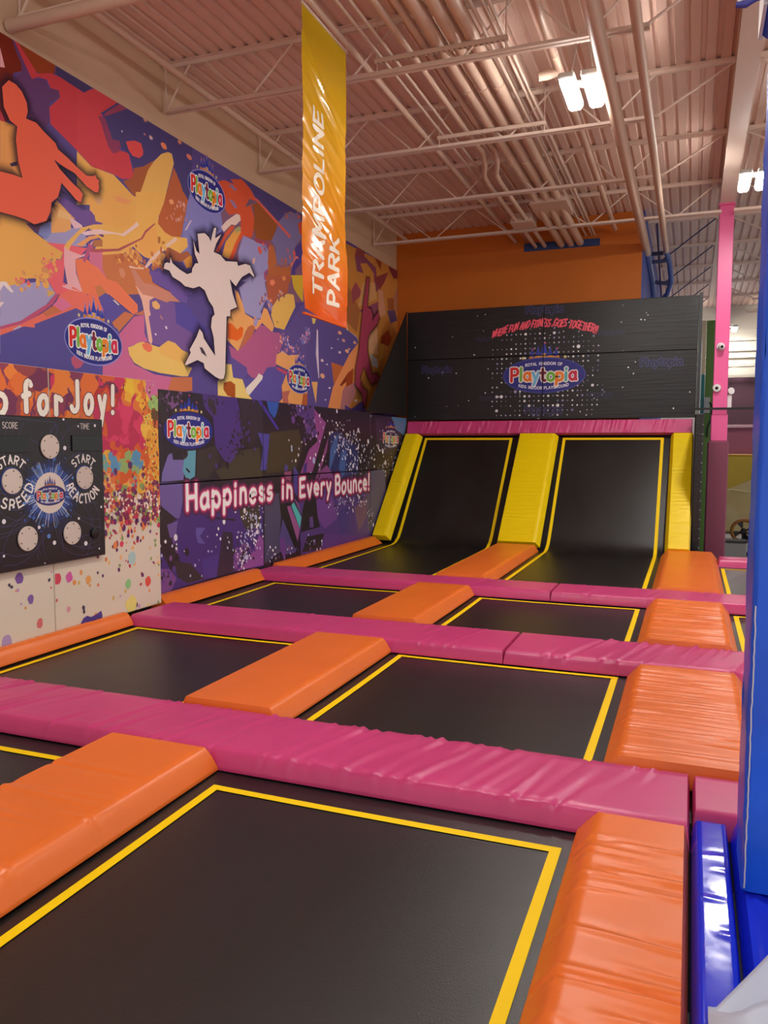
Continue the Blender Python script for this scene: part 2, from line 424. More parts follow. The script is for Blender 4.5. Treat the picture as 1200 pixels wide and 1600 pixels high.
# ------------------------------------------------------------------ foam pads
def pad_mesh(x0, x1, y0, y1, zt, th, cl=.03, cr=.03, cn=.03, cf=.03, crease_axis=None, n_crease=0, amp=.004, seed=0, step=.03, fine=.012, p=1.7, vis=None, puff=.004, slant=0.0):
    """heightfield cushion: cl/cr/cn/cf = bevel widths of the left, right, near and far sides"""
    rng = np.random.default_rng(seed)
    def axis(a, b, ca, cb, st):
        k = [a + ca * t for t in (0, .06, .15, .3, .5, .75, 1.0)] + [b - cb * t for t in (0, .06, .15, .3, .5, .75, 1.0)]
        n = max(2, int((b - a - ca - cb) / st)); k += list(np.linspace(a + ca, b - cb, n + 1))
        return np.unique(np.round(k, 5))
    xs = axis(x0, x1, cl, cr, fine if crease_axis == 'x' else step)
    ys = axis(y0, y1, cn, cf, fine if crease_axis == 'y' else step)
    X, Y = np.meshgrid(xs, ys)
    d = np.minimum.reduce([np.clip((X - x0) / cl, 0, 1), np.clip((x1 - X) / cr, 0, 1), np.clip((Y - y0) / cn, 0, 1), np.clip((y1 - Y) / cf, 0, 1)])
    h = 1 - (1 - d) ** p
    Z = zt - th * (1 - h)
    cx = (X - x0) / (x1 - x0); cy = (Y - y0) / (y1 - y0)
    Z += puff * np.clip(16 * cx * (1 - cx) * cy * (1 - cy), 0, 1) * h
    if n_crease:
        A, B, L, Wd = (Y, cx, y1 - y0, x1 - x0) if crease_axis == 'y' else (X, cy, x1 - x0, y1 - y0)
        a0 = y0 if crease_axis == 'y' else x0
        for k in range(n_crease):
            c = a0 + L * (.05 + .90 * rng.random()); s = rng.uniform(.010, .022); am = amp * rng.uniform(.3, 1.0) * rng.choice([1, 1, 1, -1])
            side = rng.choice([0, 1]); ext = rng.uniform(.35, 1.1)
            bb = B if side == 0 else 1 - B
            w = np.clip(1 - (bb / ext) ** 2, 0, 1)
            sl = (slant + rng.normal(0, .05)) * Wd
            line = c + sl * (B - .5) + rng.normal(0, .01) * (B - .5) ** 2
            q = (A - line) / s
            Z += am * w * np.exp(-q * q) * np.clip(d * 2.5, .25, 1)
            Z -= .5 * am * w * np.exp(-((A - line - 1.9 * s) / (1.3 * s)) ** 2) * np.clip(d * 2.5, .25, 1)
    V = np.stack([X, Y, Z], -1).reshape(-1, 3).tolist(); nx = len(xs); ny = len(ys)
    F = [(j * nx + i, j * nx + i + 1, (j + 1) * nx + i + 1, (j + 1) * nx + i) for j in range(ny - 1) for i in range(nx - 1)]
    border = [i for i in range(nx)] + [j * nx + nx - 1 for j in range(1, ny)] + [(ny - 1) * nx + i for i in range(nx - 2, -1, -1)] + [j * nx for j in range(ny - 2, 0, -1)]
    k = len(V); zb = zt - th - .012
    V += [(V[i][0], V[i][1], zb) for i in border]; m = len(border)
    F += [(border[(i + 1) % m], border[i], k + i, k + (i + 1) % m) for i in range(m)]
    F.append(tuple(range(k + m - 1, k - 1, -1)))
    return V, F

def pad(name, label, cat, group, m, *a, **k):
    V, F = pad_mesh(*a, **k)
    o = mesh_obj(name, V, F, m, smooth=True)
    return tag(o, label, cat, group)

# ------------------------------------------------------------------ setting
M_white = mat('painted_ceiling_steel', (232, 208, 192), .55, bump=((3, 3, 3), .1, .01))
M_deck = mat('painted_roof_deck', (230, 198, 182), .5, vary=((.6, .6, .6), .06))
M_cream = mat('cream_wall_paint', (216, 184, 152), .6, vary=((1.2, 1.2, 1.2), .05))
M_orangew = mat('orange_wall_paint', (200, 106, 12), .6, vary=((.8, .8, .8), .06))
M_bluew = mat('blue_wall_paint', (72, 86, 160), .5)
M_floor = mat('grey_floor', (176, 172, 166), .5, vary=((1, 1, 1), .1))
XM = -5.57; YB = 15.1; ZD = 5.75
struct(box('floor', M_floor, -5.8, 9, -3.5, 26.2, -1.12, -1.0))
struct(box('wall_left', M_cream, -5.8, -5.6, -3.5, 15.3, -1.0, ZD + .05))
struct(box('wall_back', M_orangew, -5.6, -.93, YB, YB + .25, -1.0, ZD + .01))
struct(box('wall_right_return', M_bluew, -.93, -.90, YB, 25.9, -1.0, ZD + .01))
struct(box('trim_1', M_cream, -5.6, -5.17, 6.45, 14.4, 2.0, 2.06))
# roof deck: trapezoid ribs along the room
V = []; F = []
pitch = .1545; nr = int((9 + 5.7) / pitch)
for i in range(nr):
    x = -5.7 + i * pitch
    for dx, z in ((0, ZD), (.092, ZD), (.104, ZD + .026), (.1425, ZD + .026)):
        V += [(x + dx, -3.5, z), (x + dx, 26.1, z)]
n = len(V) // 2
F = [(2 * i, 2 * i + 1, 2 * i + 3, 2 * i + 2) for i in range(n - 1)]
struct(mesh_obj('ceiling', V, F, M_deck))
M_mar = mat('maroon_far_wall', (88, 54, 66), .6)
M_mar2 = mat('rose_far_wall', (140, 76, 94), .6)
M_siding = mat('white_siding', (200, 192, 176), .5)
struct(box('wall_far', M_siding, -.9, 9, 26.0, 26.2, -1.0, ZD + .05))
mb = MB()
for z in (4.02, 4.22, 4.42, 4.72, 5.05): mb.box(-.9, 9, 25.92, 26.0, z, z + .04)
struct(mb.build('trim_2', M_siding))
struct(box('trim_3', M_mar, .6, 9, 25.9, 25.99, 2.24, 3.64, .01))
struct(box('trim_4', M_mar2, .6, 9, 25.86, 25.99, 1.1, 2.15, .01))
struct(box('trim_5', mat('pale_ledge', (190, 150, 155), .5), .6, 9, 25.82, 25.99, 2.15, 2.24, .01))
mb = MB()
for z in (3.70, 3.95): mb.box(.6, 9, 25.7, 25.74, z, z + .04)
for k in range(12): mb.bar((.6 + k * .6, 25.72, 3.72), (1.2 + k * .6, 25.72, 3.97), .03, .03)
struct(mb.build('trim_9', M_siding))
# painted panels behind the frame of the black wall
M_green = mat('green_panel', (88, 130, 50), .5); M_teal = mat('teal_panel', (40, 130, 130), .5)
struct(box('trim_6', M_green, .245, .50, 19.9, 20.0, -1.0, 4.47, .01))
struct(box('trim_7', M_teal, .10, .24, 19.9, 20.0, -1.0, 3.25, .01))
struct(box('trim_8', mat('cream_panel', (215, 200, 165), .5), .10, .24, 19.9, 20.0, 3.26, 4.47, .01))

# ------------------------------------------------------------------ roof steel
def joist(y, x0, x1, label, full_right=False, group=None, z0=5.23, z1=ZD, m=M_white, blue=None):
    t = thing('bar_joist', label, 'roof joist', ((x0 + x1) / 2, y, z0), group)
    a = MB()
    for s in (-1, 1):
        a.box(x0, x1, y + s * .012 - (.045 if s < 0 else 0), y + s * .012 + (.045 if s > 0 else 0), z1 - .008, z1 - .001)
        a.box(x0, x1, y + s * .012 - .004, y + s * .012 + .004, z1 - .05, z1 - .001)
    a.build('top_chord', m, t)
    xb = x1 if full_right else x1 - .78
    b = MB()
    for s in (-1, 1):
        b.box(x0 + .02, xb, y + s * .012 - (.04 if s < 0 else 0), y + s * .012 + (.04 if s > 0 else 0), z0, z0 + .007)
        b.box(x0 + .02, xb, y + s * .012 - .004, y + s * .012 + .004, z0, z0 + .045)
    b.build('bottom_chord', m, t)
    w = MB(); p = 1.22; n = max(1, round((xb - x0 - .5) / p)); p = (xb - x0 - .5) / n
    w.tube([(x0 + .03, y, z0 + .02), (x0 + .03, y, z1 - .03)], .009, 6)
    w.tube([(x0 + .03, y, z0 + .03), (x0 + .36, y, z1 - .02)], .011, 6)
    for i in range(n):
        c = x0 + .5 + p * (i + .5)
        w.tube([(c - p / 2 + .04, y, z1 - .03), (c - .04, y, z0 + .03), (c + .04, y, z0 + .03), (c + p / 2 - .04, y, z1 - .03)], .011, 6)
    w.build('web_rod', m, t)
    if not full_right:
        MB().tube([(xb - .03, y, z0 + .03), (x1 - .02, y, z1 - .04)], .013, 6).build('end_rod', m, t)
    return t
names = ['nearest roof joist, cut off by the top left corner of the photo', 'second roof joist, passing just under the top end of the yellow banner',
         'third roof joist, under the lit ceiling lamp', 'fourth roof joist, between the lit lamp and the orange back wall', 'farthest roof joist in front of the orange back wall']
for y, l in zip((5.56, 7.62, 9.68, 11.74, 13.80), names):
    joist(y, XM - .02, .32, l, full_right=(y > 13), group='roof joists over the trampolines')
M_navy = mat('navy_painted_steel', (34, 38, 90), .45)
for i, y in enumerate((15.86, 17.92, 19.98, 22.04, 24.10)):
    t = thing('bar_joist', ['roof joist with navy end rod, nearest behind the black wall', 'roof joist with navy end rod, second behind the black wall', 'roof joist with navy end rod, third behind the black wall', 'roof joist with navy end rod, fourth behind the black wall', 'roof joist with navy end rod, farthest behind the black wall'][i], 'roof joist', (-.2, y, 5.23), 'roof joists behind the black wall')
    a = MB()
    for s in (-1, 1): a.box(-.88, .32, y + s * .012 - (.045 if s < 0 else 0), y + s * .012 + (.045 if s > 0 else 0), ZD - .05, ZD - .001)
    a.build('top_chord', M_white, t)
    MB().tube([(-.62, y, 5.02), (.28, y, ZD - .06)], .013, 6).build('end_rod', M_navy, t, label='navy diagonal rod')
    MB().box(-.8, -.55, y - .04, y + .04, 4.98, 5.03).build('bottom_chord', M_navy, t)
for i, y in enumerate((9.68, 11.74, 13.80, 15.86, 17.92, 19.98, 22.04, 24.10)):
    t = thing('bar_joist', ['nearest grey roof joist right of the girder', 'second grey roof joist right of the girder', 'pale round-lit roof joist meeting the pink column', 'first grey roof joist beyond the pink column', 'second grey roof joist beyond the pink column', 'third grey roof joist beyond the pink column', 'fourth grey roof joist beyond the pink column', 'farthest grey roof joist beyond the pink column'][i], 'roof joist', (3, y, 5.3), 'roof joists right of the girder')
    a = MB()
    for s in (-1, 1): a.box(.5, 8.9, y + s * .012 - (.045 if s < 0 else 0), y + s * .012 + (.045 if s > 0 else 0), ZD - .05, ZD - .001)
    a.build('top_chord', M_white, t)
    w = MB()
    w.tube([(.52, y, ZD - .04), (1.35, y, 5.26)], .013, 6)
    for k in range(6): w.tube([(1.4 + k * 1.2, y, 5.26), (2.0 + k * 1.2, y, ZD - .04), (2.55 + k * 1.2, y, 5.26)], .011, 6)
    w.build('web_rod', M_white, t)
    b = MB()
    for s in (-1, 1): b.box(1.3 if i != 2 else .5, 8.7, y + s * .012 - (.04 if s < 0 else 0), y + s * .012 + (.04 if s > 0 else 0), 5.23, 5.27)
    b.build('bottom_chord', M_white, t)
# girder
t = thing('roof_girder', 'wide painted steel girder running to the pink column', 'girder', (.408, 6, 5.45))
box('bottom_flange', M_white, .30, .517, -3, 14.28, 5.45, 5.468, parent=t)
box('web_plate', M_white, .402, .414, -3, 14.28, 5.468, 5.735, parent=t)
box('top_flange', M_white, .30, .517, -3, 14.28, 5.735, 5.749, parent=t)
# pink column
M_pink_col = mat('pink_column_paint', (238, 96, 158), .4)
t = thing('support_column', 'tall pink steel column under the end of the girder', 'column', (.41, 14.2, -1))
box('shaft', M_pink_col, .30, .517, 14.08, 14.30, -1.0, 5.42, .006, parent=t)
box('cap_plate', M_pink_col, .285, .53, 14.06, 14.32, 5.42, 5.449, parent=t)
box('padded_sleeve', mat('maroon_vinyl', (128, 60, 84), .45, bump=((6, 6, 3), .3, .02)), .245, .565, 14.02, 14.36, -1.0, 1.66, .02, parent=t, label='dull maroon padded sleeve round the foot')
box('upper_sleeve', M_pink_col, .285, .535, 14.05, 14.33, 1.66, 2.10, .01, parent=t)

# pipes and conduits
M_pipe = mat('painted_pipe', (214, 182, 160), .45)
M_pipe2 = mat('painted_conduit', (216, 190, 172), .4)
M_bpipe = mat('blue_painted_pipe', (78, 104, 172), .4)
def bands(t, x, z, r, ys, m):
    for y in ys:
        MB().lathe((x, y, z), (0, 1, 0), [(-.012, r * .98), (-.012, r * 1.10), (.012, r * 1.10), (.012, r * .98)], 14).build('coupling', m, t)
def pipe(kind, label, x, z, r, y0, y1, group, extra=None, m=None, ys=(), cat='pipe'):
    t = thing(kind, label, cat, (x, y0, z), group)
    pts = [(x, y0, z), (x, y1, z)]
    MB().tube(pts, r, 14).build('pipe_run', m or M_pipe, t, smooth=True)
    if ys: bands(t, x, z, r, ys, m or M_pipe)
    return t
for i, (x, lab) in enumerate(((-2.385, 'left'), (-2.215, 'middle'), (-2.05, 'right'))):
    t = thing('round_duct', 'fat ceiling pipe, %s one of the three side by side' % lab, 'pipe', (x, 3, 5.42), 'three fat ceiling pipes')
    MB().tube([(x, 3, 5.42), (x, 12.3, 5.42), (x, 12.9, 5.40), (x + .02, 13.5, 5.32), (x + .03, 15.15, 5.29)], .068, 14).build('pipe_run', M_pipe, t, smooth=True)
    bands(t, x, 5.42, .068, (6.2, 8.6, 10.9), M_pipe)
pipe('sprinkler_pipe', 'thin ceiling pipe from which the yellow banner hangs', -3.21, 5.40, .034, 3.5, 15.09, None, ys=(7.3, 12.1))
for x, lab, y1 in ((-2.99, 'left thin conduit beside the bent ceiling pipes', 15.3), (-2.88, 'right thin conduit beside the bent ceiling pipes', 15.3)):
    pipe('conduit', lab, x, 5.40, .017, 5, y1, 'thin conduits left of the fat pipes', m=M_pipe2, ys=(10.8, 12.6), cat='conduit')
for x, lab in ((-2.70, 'left medium ceiling pipe with a kink before its pull box'), (-2.53, 'right medium ceiling pipe with a kink before its pull box')):
    t = thing('bent_pipe', lab, 'pipe', (x, 4, 5.4), 'medium ceiling pipes with a kink')
    MB().tube([(x, 3, 5.42), (x, 10.15, 5.42), (x + .015, 10.45, 5.42), (x - .02, 10.75, 5.36), (x - .13, 11.15, 5.34), (x - .15, 11.45, 5.34), (x - .13, 15.15, 5.28)], .036, 12).build('pipe_run', M_pipe, t, smooth=True)
    bands(t, x, 5.42, .036, (7.2, 10.15), M_pipe)
for x, lab in ((-1.915, 'left of the three thin conduits right of the fat pipes'), (-1.81, 'middle of the three thin conduits right of the fat pipes'), (-1.76, 'right of the three thin conduits right of the fat pipes')):
    pipe('conduit', lab, x, 5.40, .017, 4, 15.3, 'thin conduits right of the fat pipes', m=M_pipe2, cat='conduit')
t = pipe('sprinkler_main', 'medium ceiling pipe with a drop elbow behind the lit lamp', -1.39, 5.42, .040, 3, 14.9, None, ys=(6.6, 8.2))
MB().tube([(-1.39, 8.55, 5.42), (-1.45, 8.55, 5.40), (-1.52, 8.52, 5.38), (-1.60, 8.50, 5.36)], [.045, .05, .05, .042], 12).build('elbow', M_pipe, t, smooth=True)
def bluepipe(x, r, lab, y_end, pts):
    t = thing('handrail_pipe', lab, 'pipe', (x, 3, 5.1), 'two low ceiling pipes with blue ends')
    MB().tube([(x, -2, 5.1), (x, y_end, 5.1)], r, 16).build('pipe_run', M_pipe, t, smooth=True)
    MB().tube([(x, y_end, 5.1)] + pts, r * 1.02, 14).build('blue_end', M_bpipe, t, smooth=True, label='blue painted end')
    return t
ta = bluepipe(-.868, .072, 'thick low ceiling pipe right of the lamp, blue end left', 15.5, [(-.868, 17.2, 4.98), (-.868, 18.2, 4.75), (-.868, 18.6, 4.3)])
tb = bluepipe(-.54, .048, 'thinner low ceiling pipe nearest the girder, blue end right', 15.5, [(-.50, 16.2, 5.05), (-.48, 17.0, 4.85), (-.56, 17.5, 4.70), (-.66, 17.7, 4.64), (-.80, 17.7, 4.62)])
t = thing('pipe_bracket', 'navy ladder-like bracket between the blue pipe ends', 'bracket', (-.7, 16, 4.7))
for a, b in (((-.79, 15.6, 5.09), (-.59, 15.6, 5.09)), ((-.79, 17.0, 4.86), (-.53, 17.0, 4.80))): MB().bar(a, b, .06, .06).build('rung', M_navy, t)
MB().tube([(-.70, 15.3, 5.55), (-.68, 16.2, 4.98), (-.66, 17.9, 4.40)], .016, 6).build('hanger_rod', M_navy, t)
# pull boxes, struts
t = thing('pull_box', 'large square pull box on the three fat pipes', 'junction box', (-2.19, 12.98, 5.30))
box('body', M_pipe2, -2.47, -1.915, 12.6, 13.4, 5.33, 5.51, .006, parent=t)
box('cover', M_pipe2, -2.48, -1.905, 12.59, 13.41, 5.318, 5.33, .004, parent=t)
t = thing('pull_box', 'smaller pull box on the two medium pipes', 'junction box', (-2.7, 13.5, 5.25))
box('body', M_pipe2, -2.92, -2.56, 13.30, 13.72, 5.262, 5.40, .006, parent=t)
box('cover', M_pipe2, -2.93, -2.55, 13.29, 13.73, 5.25, 5.262, .004, parent=t)
for y, lab in ((7.52, 'slotted pipe hanger channel nearer to the camera'), (9.58, 'slotted pipe hanger channel under the fat pipes, by the third joist')):
    t = thing('strut_channel', lab, 'pipe hanger', (-2.36, y, 5.30), 'slotted pipe hanger channels')
    mb = MB()
    mb.box(-3.02, -1.70, y - .02, y + .02, 5.338, 5.343); mb.box(-3.02, -1.70, y - .02, y - .016, 5.30, 5.34); mb.box(-3.02, -1.70, y + .016, y + .02, 5.30, 5.34)
    for k in range(26): mb.box(-3.02 + k * .0515, -3.02 + k * .0515 + .022, y - .0165, y + .0165, 5.298, 5.303)
    mb.build('channel', M_pipe2, t)
    for x in (-3.0, -1.72): MB().tube([(x, y, 5.2), (x, y, ZD)], .006, 6).build('threaded_rod', M_pipe2, t)
# main run crossing at the top left corner
t = thing('sprinkler_main', 'thick ceiling pipe crossing the top left corner', 'pipe', (-3, 5.45, 5.1))
MB().tube([(-5.58, 5.46, 5.14), (.2, 5.46, 5.14)], .055, 16).build('pipe_run', M_pipe, t, smooth=True)
bands(t, 0, 0, 0, (), M_pipe)
# cream pipe along the left wall under the deck
t = pipe('sprinkler_pipe', 'thin pipe along the left wall high above the mural', -5.22, 5.50, .036, 3, 14.6, None, ys=(7.9, 9.9))

# ------------------------------------------------------------------ lamps
M_led = mat('lit_led_panel', (255, 250, 240), .5, emis=(LAMP_COLOR, LAMP_POWER))
M_house = mat('lamp_housing', (205, 205, 200), .4)
def lamp(label, x, y, z, group='high-bay lamps'):
    t = thing('ceiling_lamp', label, 'ceiling lamp', (x, y, z), group)
    for s in (-1, 1):
        c = x + s * .108
        box('housing', M_house, c - .078, c + .078, y - .37, y + .37, z + .012, z + .07, .012, parent=t)
        box('led_panel', M_led, c - .066, c + .066, y - .345, y + .345, z - .028, z + .0119, .022, parent=t, label='glowing white panel')
    box('bridge', M_house, x - .17, x + .17, y - .05, y + .05, z + .072, z + .12, .01, parent=t)
    mb = MB()
    for s in (-1, 1): mb.tube([(x + s * .12, y + s * .05, z + .115), (x + s * .02, y, ZD)], .004, 5)
    mb.build('hanging_wire', M_house, t)
    return t
lamp('lit twin-panel ceiling lamp left of the low thick pipe', -1.14, 8.42, 5.10)
lamp('lit ceiling lamp just left of the blue post', .66, 11.95, 5.10)
lamp('small distant lit lamp beside the pink column', 0.93, 25.0, 4.93)
# unseen fill lamps added behind, above and beside the camera to brighten the scene
lamp('unseen fill lamp added above and behind the camera', 1.3, -1.0, 5.10)
lamp('unseen fill lamp added over the near trampolines, above the view', -1.62, 3.7, 5.05)
lamp('unseen fill lamp added over the right part of the hall', 3.6, 8.0, 5.10)

# ------------------------------------------------------------------ trampolines
M_bed = mat('black_jump_mat', (19, 22, 22), .36, spec=.75, bump=((160, 160, 40), .35, .003), vary=((2.2, .5, 2), .45))
M_tape = mat('yellow_webbing', (255, 218, 2), .6, spec=.25, bump=((60, 60, 10), .3, .003))
M_frame = mat('black_steel_frame', (14, 14, 15), .5)
ZB = -.10
def trampoline(label, X0, X1, Y0, Y1, bx, tape, ramp=None, group='trampolines', reach=None):
    """X0..Y1 steel frame footprint, bx = bed rectangle, tape = outer rectangle of the yellow line"""
    t = thing('trampoline', label, 'trampoline', ((X0 + X1) / 2, (Y0 + Y1) / 2, -1.0), group)
    w = .05
    fr = MB()
    if ramp is None:
        for a in ((X0, X0 + w, Y0, Y1), (X1 - w, X1, Y0, Y1), (X0 + w, X1 - w, Y0, Y0 + w), (X0 + w, X1 - w, Y1 - w, Y1)): fr.box(*a, -.40, -.115)
        for x in (X0, X1 - w):
            for y in (Y0, Y1 - w): fr.box(x, x + w, y, y + w, -1.0, -.40)
        fr.build('steel_frame', M_frame, t)
        V = []; nx, ny = 14, 14
        x0, x1, y0, y1 = bx
        for j in range(ny + 1):
            for i in range(nx + 1):
                u, v = i / nx, j / ny
                V.append((x0 + u * (x1 - x0), y0 + v * (y1 - y0), ZB - .018 * (16 * u * (1 - u) * v * (1 - v)) ** .7))
        F = [(j * (nx + 1) + i, j * (nx + 1) + i + 1, (j + 1) * (nx + 1) + i + 1, (j + 1) * (nx + 1) + i) for j in range(ny) for i in range(nx)]
        def Z(x, y):
            u = min(1, max(0, (x - x0) / (x1 - x0))); v = min(1, max(0, (y - y0) / (y1 - y0)))
            return ZB - .018 * (16 * u * (1 - u) * v * (1 - v)) ** .7
        mesh_obj('jump_bed', V, F, M_bed, t, smooth=True)
        path = lambda x, y: (x, y, Z(x, y) + .004)
        tx0, tx1, ty0, ty1 = tape; tw = .045
    else:
        prof = ramp      # list of (y, z) with arc length parameter
        sl = [0]
        for a, b in zip(prof[:-1], prof[1:]): sl.append(sl[-1] + math.hypot(b[0] - a[0], b[1] - a[1]))
        def at(s):
            s = max(0, min(sl[-1], s))
            for k in range(len(sl) - 1):
                if s <= sl[k + 1]:
                    q = (s - sl[k]) / (sl[k + 1] - sl[k]); a, b = prof[k], prof[k + 1]
                    d = sl[k + 1] - sl[k]; n = (-(b[1] - a[1]) / d, (b[0] - a[0]) / d)
                    return a[0] + q * (b[0] - a[0]), a[1] + q * (b[1] - a[1]), n
        for x in (X0, X1 - w):
            fr.bar((x + w / 2, prof[0][0], -.16), (x + w / 2, prof[-9][0] + .02, -.16), w, .08)
            fr.bar((x + w / 2, prof[-9][0] + .05, -.14), (x + w / 2, prof[-1][0] + .06, prof[-1][1] - .05), w, .08)
            fr.box(x, x + w, prof[-1][0] + .05, prof[-1][0] + .10, -1.0, prof[-1][1])
            fr.box(x, x + w, prof[0][0], prof[0][0] + w, -1.0, -.2)
        fr.box(X0 + w, X1 - w, prof[-1][0] + .05, prof[-1][0] + .10, prof[-1][1] - .1, prof[-1][1])
        fr.build('steel_frame', M_frame, t)
        V = []; x0, x1 = bx; ns = 60; nx = 8
        for j in range(ns + 1):
            y, z, n = at(sl[-1] * j / ns)
            for i in range(nx + 1): V.append((x0 + (x1 - x0) * i / nx, y, z))
        F = [(j * (nx + 1) + i, j * (nx + 1) + i + 1, (j + 1) * (nx + 1) + i + 1, (j + 1) * (nx + 1) + i) for j in range(ns) for i in range(nx)]
        mesh_obj('jump_bed', V, F, M_bed, t, smooth=True)
        def path(x, s):
            y, z, n = at(s); return (x, y + n[0] * .005, z + n[1] * .005)
        tx0, tx1 = tape; ty0 = .12; ty1 = sl[-1] - .085; tw = .05
    # mitred tape ring as four strips in one mesh
    V = []; F = []; K = 40
    for k in range(K + 1):
        q = k / K
        for a, b in (((tx0, ty0), (tx0, ty1)), ((tx1, ty0), (tx1, ty1))):
            sgn = 1 if a[0] == tx0 else -1
            yo = a[1] + q * (b[1] - a[1]); yi = a[1] + tw + q * (b[1] - a[1] - 2 * tw)
            V += [path(a[0], yo), path(a[0] + sgn * tw, yi)]
    for k in range(K): F += [(4 * k, 4 * k + 1, 4 * k + 5, 4 * k + 4), (4 * k + 2, 4 * k + 6, 4 * k + 7, 4 * k + 3)]
    n0 = len(V)
    for k in range(K + 1):
        q = k / K; xo = tx0 + q * (tx1 - tx0); xi = tx0 + tw + q * (tx1 - tx0 - 2 * tw)
        V += [path(xo, ty0), path(xi, ty0 + tw), path(xi, ty1 - tw), path(xo, ty1)]
    for k in range(K): F += [(n0 + 4 * k, n0 + 4 * k + 4, n0 + 4 * k + 5, n0 + 4 * k + 1), (n0 + 4 * k + 2, n0 + 4 * k + 6, n0 + 4 * k + 7, n0 + 4 * k + 3)]
    mesh_obj('yellow_border', V, F, M_tape, t, label='yellow border line')
    return t
cC, cR = -2.555, .02          # pad centre lines
yb = [3.655, 6.195, 8.79]
trampoline('large foreground trampoline with a yellow border, nearest the camera', cC, cR, -.6, yb[0], (cC + .05, cR - .05, -.55, yb[0] - .05), (-2.13, -.447, -.3, 3.20))
trampoline('black trampoline cut off by the left edge at the bottom', -4.95, cC, -.6, yb[0], (-4.9, cC - .05, -.55, yb[0] - .05), (-4.70, -2.98, -.3, 3.20))
trampoline('black trampoline in the middle, behind the wide pink foreground pad', cC, cR, yb[0], yb[1], (cC + .05, cR - .05, yb[0] + .05, yb[1] - .05), (-2.13, -.44, 3.9, 5.83))
trampoline('black trampoline at the foot of the paint-splash wall and game board', -4.82, cC, yb[0], yb[1], (-4.77, cC - .05, yb[0] + .05, yb[1] - .05), (-4.68, -2.99, 3.9, 5.83))
trampoline('black trampoline second in front of the right slanted mat', cC, cR, yb[1], yb[2], (cC + .05, cR - .05, yb[1] + .05, yb[2] - .05), (-2.13, -.44, 6.52, 8.42))
trampoline('black trampoline beside the purple wall, before the left slanted mat', -5.07, cC, yb[1], yb[2], (-5.02, cC - .05, yb[1] + .05, yb[2] - .05), (-4.70, -2.99, 6.52, 8.42))
prof = [(8.80, ZB), (10, ZB - .004), (11.4, ZB - .004), (12.46, ZB)] + [(12.46 + .52 * math.sin(a), ZB + .52 * (1 - math.cos(a))) for a in [math.radians(49) * k / 8 for k in range(1, 9)]] + [(14.335, 1.735)]
prof[-1] = (14.335, prof[-2][1] + (14.335 - prof[-2][0]) * math.tan(math.radians(49)))
trampoline('left curved black mat running up the slanted end wall', -5.07, cC, 0, 0, (-5.02, cC - .05), (-4.70, -3.03), ramp=prof, group='slanted wall trampolines')
trampoline('right curved black mat running up the slanted end wall', cC, cR, 0, 0, (cC + .05, cR - .05), (-2.13, -.44), ramp=prof, group='slanted wall trampolines')
trampoline('sliver of trampoline at far right, between two pink pads beside the blue post', cR + .02, 2.6, yb[1], yb[2], (cR + .07, 2.55, yb[1] + .05, yb[2] - .05), (.44, 2.3, 6.52, 8.42))
trampoline('farthest sliver of trampoline at right, before the pink column', cR + .02, 2.6, yb[2], 12.3, (cR + .07, 2.55, yb[2] + .05, 12.25), (.43, 2.3, 9.1, 11.72))
trampoline('trampoline mostly hidden behind the blue post', cR + .02, 2.6, yb[0], yb[1], (cR + .07, 2.55, yb[0] + .05, yb[1] - .05), (.44, 2.3, 3.9, 5.83))

# ------------------------------------------------------------------ pads
M_pink = mat('pink_vinyl', (204, 64, 124), .36, spec=.5, bump=((14, 14, 14), .12, .01), vary=((2, 2, 2), .05))
M_or = mat('orange_vinyl', (236, 116, 40), .36, spec=.5, bump=((16, 16, 16), .12, .01), vary=((2, 2, 2), .05))
M_yel = mat('yellow_vinyl', (246, 214, 0), .42, spec=.35, bump=((14, 14, 14), .15, .01))
TH = .085
gp = 'pink pads across the trampolines'
pad('pink_pad', 'long wide pink pad across the foreground, creased on top', 'foam pad', gp, M_pink, -5.0, .045, 3.345, 3.962, 0, TH, .02, .012, .045, .03, 'x', 70, .011, 3, .05, .012, slant=.35)
pad('pink_pad', 'short pink pad end at the foot of the blue post', 'foam pad', gp, M_pink, .056, 1.4, 3.50, 3.955, 0, TH, .012, .02, .05, .03, seed=4)
pad('pink_pad', 'left piece of the second pink pad, starting at the splash wall corner', 'foam pad', gp, M_pink, -4.80, -1.292, 5.845, 6.552, 0, TH, .02, .012, .05, .03, 'x', 34, .006, 5, .05, .014, slant=.3)
pad('pink_pad', 'right piece of the second pink pad, wrinkled at its right end', 'foam pad', gp, M_pink, -1.286, 1.6, 5.845, 6.552, 0, TH, .012, .02, .05, .03, 'x', 44, .010, 8, .05, .012, slant=.3)
pad('pink_pad', 'left piece of the farthest pink cross pad, by the purple wall', 'foam pad', gp, M_pink, -5.06, -1.368, 8.47, 9.108, 0, TH, .02, .012, .05, .03, 'x', 26, .006, 9, .05, .016, slant=.3)
pad('pink_pad', 'right piece of the farthest pink cross pad', 'foam pad', gp, M_pink, -1.362, 1.7, 8.47, 9.108, 0, TH, .012, .02, .05, .03, 'x', 34, .007, 10, .05, .014, slant=.3)
pad('pink_pad', 'narrow pink pad at the foot of the pink column', 'foam pad', None, M_pink, .40, 2.4, 11.88, 12.30, 0, TH + .03, .03, .03, .10, .06, seed=11)
gc = 'orange pads between the two trampoline columns'
